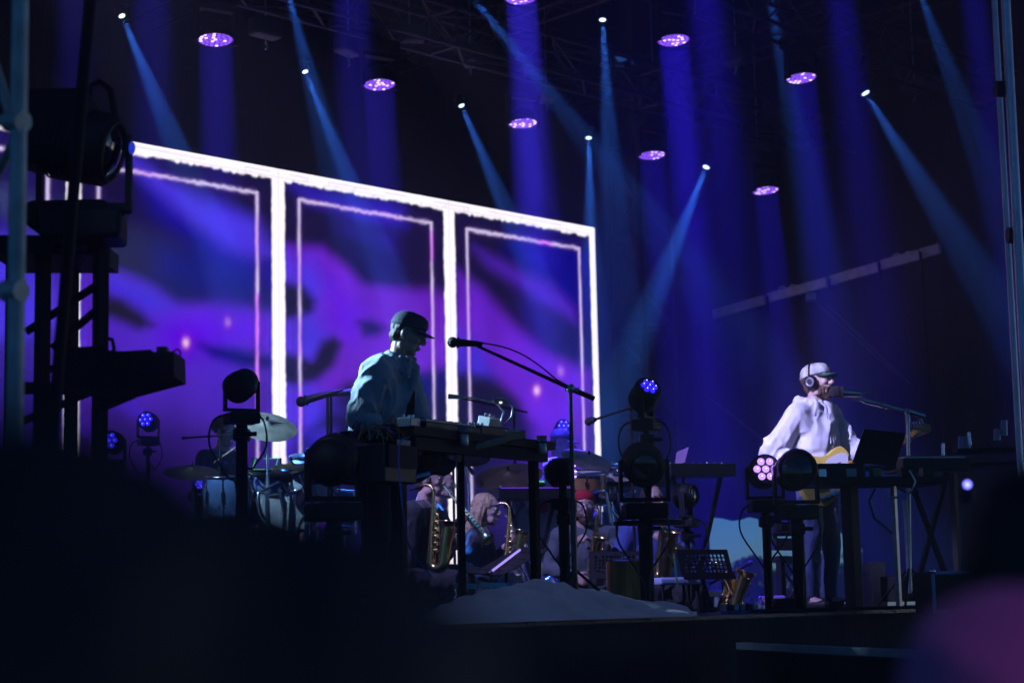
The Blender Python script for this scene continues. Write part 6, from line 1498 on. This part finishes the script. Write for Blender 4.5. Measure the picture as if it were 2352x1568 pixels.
# white box, amp, rack case at right
def case(name, label, u0, v0, u1, v1, y, m, dep=.3, cat='case', fl=0.0, edges=None, rz=.2):
    A = P(u0, v0, y); B = P(u1, v1, y); c = V(((A.x+B.x)/2, y+dep/2, 0)); t = thing(name, label, cat, V((c.x, c.y, B.z)), rz=rz); w = abs(B.x-A.x); h = A.z-B.z
    obj('cabinet', MB().box((0, 0, h/2), (w, dep, h), bevel=.01), m, t)
    if edges:
        for sx in (-1, 1): obj('edge_trim', MB().bar((sx*(w/2), -dep/2-.003, 0), (sx*(w/2), -dep/2-.003, h), .018, up=V((0, 1, 0))), edges, t)
        for z in (0.009, h-.009): obj('edge_trim', MB().bar((-w/2+.012, -dep/2-.003, z), (w/2-.012, -dep/2-.003, z), .018), edges, t)
        for sx in (-1, 1): obj('corner_ball', MB().ball((sx*w/2, -dep/2, h), .02, 10), M_CHROME, t)
    return t, w, h
t, w, h = case('amplifier', 'pale louvred amplifier grille low at the right', 2046, 1322, 2122, 1380, 13.4, mat('dim olive panel', (.012, .012, .008), .9), fl=0, cat='amplifier')
for r_ in range(3):
    for c_ in range(3): obj('vent_slot', MB().box((-w*.3+c_*w*.3, -.152, h*.2+r_*h*.28), (w*.2, .01, h*.12)), M_BLACK, t)
case('rack_case', 'flight case with bluish metal edges at the right', 2128, 1312, 2230, 1405, 11.8, M_BLACK, edges=mat('blue-grey extrusion', (.2, .25, .45), .4, metal=.7), cat='flight case')
case('small_case', 'small pinkish-lit box standing on the stage in front of the gap', 1750, 1368, 1806, 1388, 14.4, mat('pink-lit panel', (.34, .22, .32), .7), dep=.2, cat='box', rz=0)  # pinkish light on the box is put into its panel colour
case('small_case', 'black case right of the guitarist, against the drape', 2000, 1290, 2040, 1396, 14.9, M_BLACK, dep=.4, cat='box', rz=0)
t, w, h = case('pedal_board', 'blue patterned pedal board on the stage floor', 1656, 1402, 1748, 1424, 11.8, mat('blue pedals', (.05, .10, .28), .4, var=.6, vscale=22), dep=.3, cat='pedal board', rz=0)
for k in range(6): obj('pedal', MB().box((-w*.4+k*w*.16, -.05, h+.02), (w*.12, .12, .04), bevel=.006), pd_m[k % 3], t); 
# coiled cable
cc = MB(); rr = random.Random(2); pts = []
for k in range(80):
    a = k*.55; pts.append(P(1812, 1415, 11.9)+V((cos(a)*(.09+.012*rr.random()), sin(a)*.08, .02+.0011*k)))
tag(obj('coiled_cable', MB().tube(pts, .011, 6), M_CABLE), 'coil of black cable lying between the two lamp poles', 'cable')
for i in range(5):
    s = P(1850+i*22, 1412+3*i % 7, 11.6+.1*i); o = obj('floor_cable', MB().tube([s+V((x, .12*sin(x*4+i), .012-s.z+.006*abs(sin(x*7)))) for x in np.linspace(-.35, .45, 12)], .008, 6), M_CABLE); tag(o, 'dark cable lying on the stage floor below the guitarist, %s strand' % ('nearest', 'second', 'middle', 'fourth', 'rearmost')[i], 'cable', 'cables on the stage floor')
# green marker stick, pale chair seat
o = obj('marker_stick', MB().bar(P(1548, 1272, 12.2), P(1556, 1345, 12.2), .012), mat('green stick', (.12, .4, .14), .6, emit=None)); tag(o, 'thin upright green stick left of the right music stand', 'stick')
p = P(1546, 1334, 12.9); t = thing('chair', 'chair with a pale bluish seat under the right music stand', 'chair', V((p.x, p.y, LOW)), rz=.3); hz = p.z-LOW
obj('seat', MB().box((0, 0, hz), (.3, .3, .05), bevel=.015), mat('pale blue vinyl', (.35, .42, .6), .5), t)
for sx in (-1, 1):
    for sy in (-1, 1): obj('leg', MB().cyl((sx*.13, sy*.13, 0), (sx*.13, sy*.13, hz-.02), .011, n=8), M_BLACK, t)
# hi-hat pedal / stand at centre left, violet light put into its colour
t = thing('hardware_stand', 'violet-lit metal stand feet on the floor left of the man in the cap', 'stand', P(842, 1245, 13.5)); o_ = t.location
for (u, v, u2, v2) in ((828, 1222, 862, 1215), (830, 1245, 866, 1243), (850, 1220, 862, 1252), (832, 1232, 830, 1250)): obj('strut', MB().cyl(P(u, v, 13.5)-o_, P(u2, v2, 13.5)-o_, .009, n=8), mat('violet-lit strut metal', (.3, .1, .7), .3, metal=.5, emit=(.25, .05, .9), estr=.0), t)
for i, (u, v, u2, v2, y, lab) in enumerate(((815, 1130, 817, 1225, 13.6, 'bright chrome tube left of the legs of the man in the cap'), (1392, 1130, 1402, 1200, 14.5, 'violet-lit drum stand tube right of the red cap'), (640, 1120, 655, 1190, 14.6, 'chrome tube in front of the left bass drum'), (708, 1120, 716, 1200, 14.2, 'chrome tube beside the bright snare'), (745, 1125, 735, 1200, 14.4, 'slanting chrome tube right of the snare'), (2166, 1018, 2166, 1052, 15, 'short chrome bar drawing a lit edge of the dark gear at the right'), (2225, 992, 2229, 1022, 15, 'small chrome bar drawing a lit edge high on the dark gear at the right'))):
    A = P(u, v, y); B = P(u2, v2, y); o = obj('stand_tube', MB().cyl(A, B, .012, n=8), M_CHROME); tag(o, lab, 'stand tube', 'loose stand tubes')  # the last two bars draw lit edges of the amps
# more small hardware round the left kit
for i, (u, v, y, r, tl, lab) in enumerate(((648, 1092, 14.5, .10, .3, 'round black drum pad above the bass drum of the left kit'), (686, 1078, 14.7, .09, -.2, 'round black drum pad right of the green-lined pad'), (722, 1100, 14.2, .085, .1, 'small black drum pad beside the bright snare'), (590, 1084, 14.9, .09, .2, 'black drum pad left of the green-lined pad'), (1155, 1128, 15.4, .07, .1, 'small black pad on an arm above the blonde woman'), (1395, 1140, 14.9, .07, .2, 'small black pad right of the red cap'))):
    p = P(u, v, y); t = thing('drum_pad', lab, 'drum pad', p, group='small pads round the kits'); R = basis((tl, -.35, 1))
    obj('pad', MB().lathe([(0, .012), (r*.95, .012), (r, 0), (r*.9, -.02), (0, -.022)], 22, M4(R)), M_PADB, t); obj('arm', MB().tube([(0, 0, -.02), (.02, 0, -.1), (.08, .05, -.16), (.1, .06, .16-p.z)], .009, 7), M_CHROME, t)
for i, (u0, v0, u1, v1, y, lab) in enumerate(((600, 1130, 668, 1088, 14.6, 'chrome arm slanting up across the left bass drum'), (660, 1135, 742, 1112, 14.4, 'chrome arm between the toms and the bright snare'), (744, 1060, 752, 1130, 14.1, 'upright chrome tube beside the large round lamp'), (784, 1150, 780, 1225, 13.9, 'upright chrome tube left of the legs of the rack'), (1186, 1120, 1250, 1112, 15.3, 'chrome arm across the toms under the table'), (1410, 1075, 1452, 1060, 15.0, 'white-lit chrome arm left of the ribbed lamp'), (1330, 1090, 1420, 1082, 14.9, 'chrome arm under the greenish cymbal'))):
    A = P(u0, v0, y); B = P(u1, v1, y); o = obj('stand_tube', MB().cyl(A, B, .011, n=8).ball(A, .018, 8).ball(B, .018, 8), M_CHROME); tag(o, lab, 'stand tube', 'loose stand tubes')

# right wing gear
t = thing('gear_shelf', 'dim shelf of equipment in the dark wing at the far right', 'shelf', P(2240, 1040, 15.5)); o_ = t.location
for v in (1038, 1072): obj('shelf_board', MB().bar(P(2185, v, 15.5)-o_, P(2350, v-6, 15.5)-o_, .4, .03), M_BLACK, t)
for u in (2185, 2345): q_ = P(u, 1030, 15.5)-o_; obj('upright', MB().bar(q_, V((q_.x, q_.y, -o_.z)), .05, up=E1), M_BLACK, t)
for k, (u, v0, v1) in enumerate(((2208, 1002, 1034), (2222, 1000, 1034), (2290, 985, 1010), (2306, 965, 1000))): obj('bottle', MB().cyl(P(u, v1, 15.4)-o_, P(u, v0, 15.4)-o_, .028, .026, 12), mat('hazy plastic', (.3, .32, .4), .3), t)

# ------------------------------------------------------------------ audience close to the lens
GZ = -1.45
C_DARK = cloth_mat('black hooded top', (.015, .013, .018)); C_PINK = cloth_mat('mauve top', (.85, .20, .42))
def viewer(label, u, vtop, y, yaw, over=None, shirt=C_DARK, hairstyle='short', hair=HAIR_D, sleeve='long', skin=SKIN, **k):
    J = stand(.0, dict(wrL=(.2, .15, 1.0), wrR=(.2, -.15, 1.0)) if over is None else over); htop = J['head'].z+.125
    tp_ = P(u, vtop, y); sc = (tp_.z-GZ)/htop; off = Matrix.Rotation(yaw, 3, 'Z') @ V((J['head'].x, J['head'].y, 0))*sc
    t, T, R = person(label, V((tp_.x-off.x, tp_.y-off.y, GZ)), yaw, J, sc=sc, shirt=shirt, trousers=BLK, shoes=M_SHOE, sleeve=sleeve, hair=hair, voxel=.012, skin=skin, **k)
    add_hair(t, T, R, hair, hairstyle); return t
viewer('out-of-focus spectator whose dark head and shoulders fill the lower left corner', 120, 985, .48, radians(80))
viewer('blurred dark spectator lower down, right of the large blurred head', 560, 1165, .52, radians(95))
viewer('blurred spectator with dark hair at the right edge', 2400, 1060, 1.7, radians(100), hairstyle='long')
viewer('blurred spectator in a mauve top whose shoulder fills the lower right corner', 2755, 600, 1.5, radians(98), shirt=C_PINK)
t = thing('pocket_lamp', 'small blurred blue-white light between the desk and the raised arm', 'lamp', P(2222, 1112, 4.6)); obj('lamp_housing', MB().box((0, .012, -.02), (.03, .01, .05), bevel=.004), M_BLACKG, t); obj('bulb', MB().ball((0, 0, 0), .008, 10), glow('pocket lamp glow', (.16, .16, 1), 6), t)
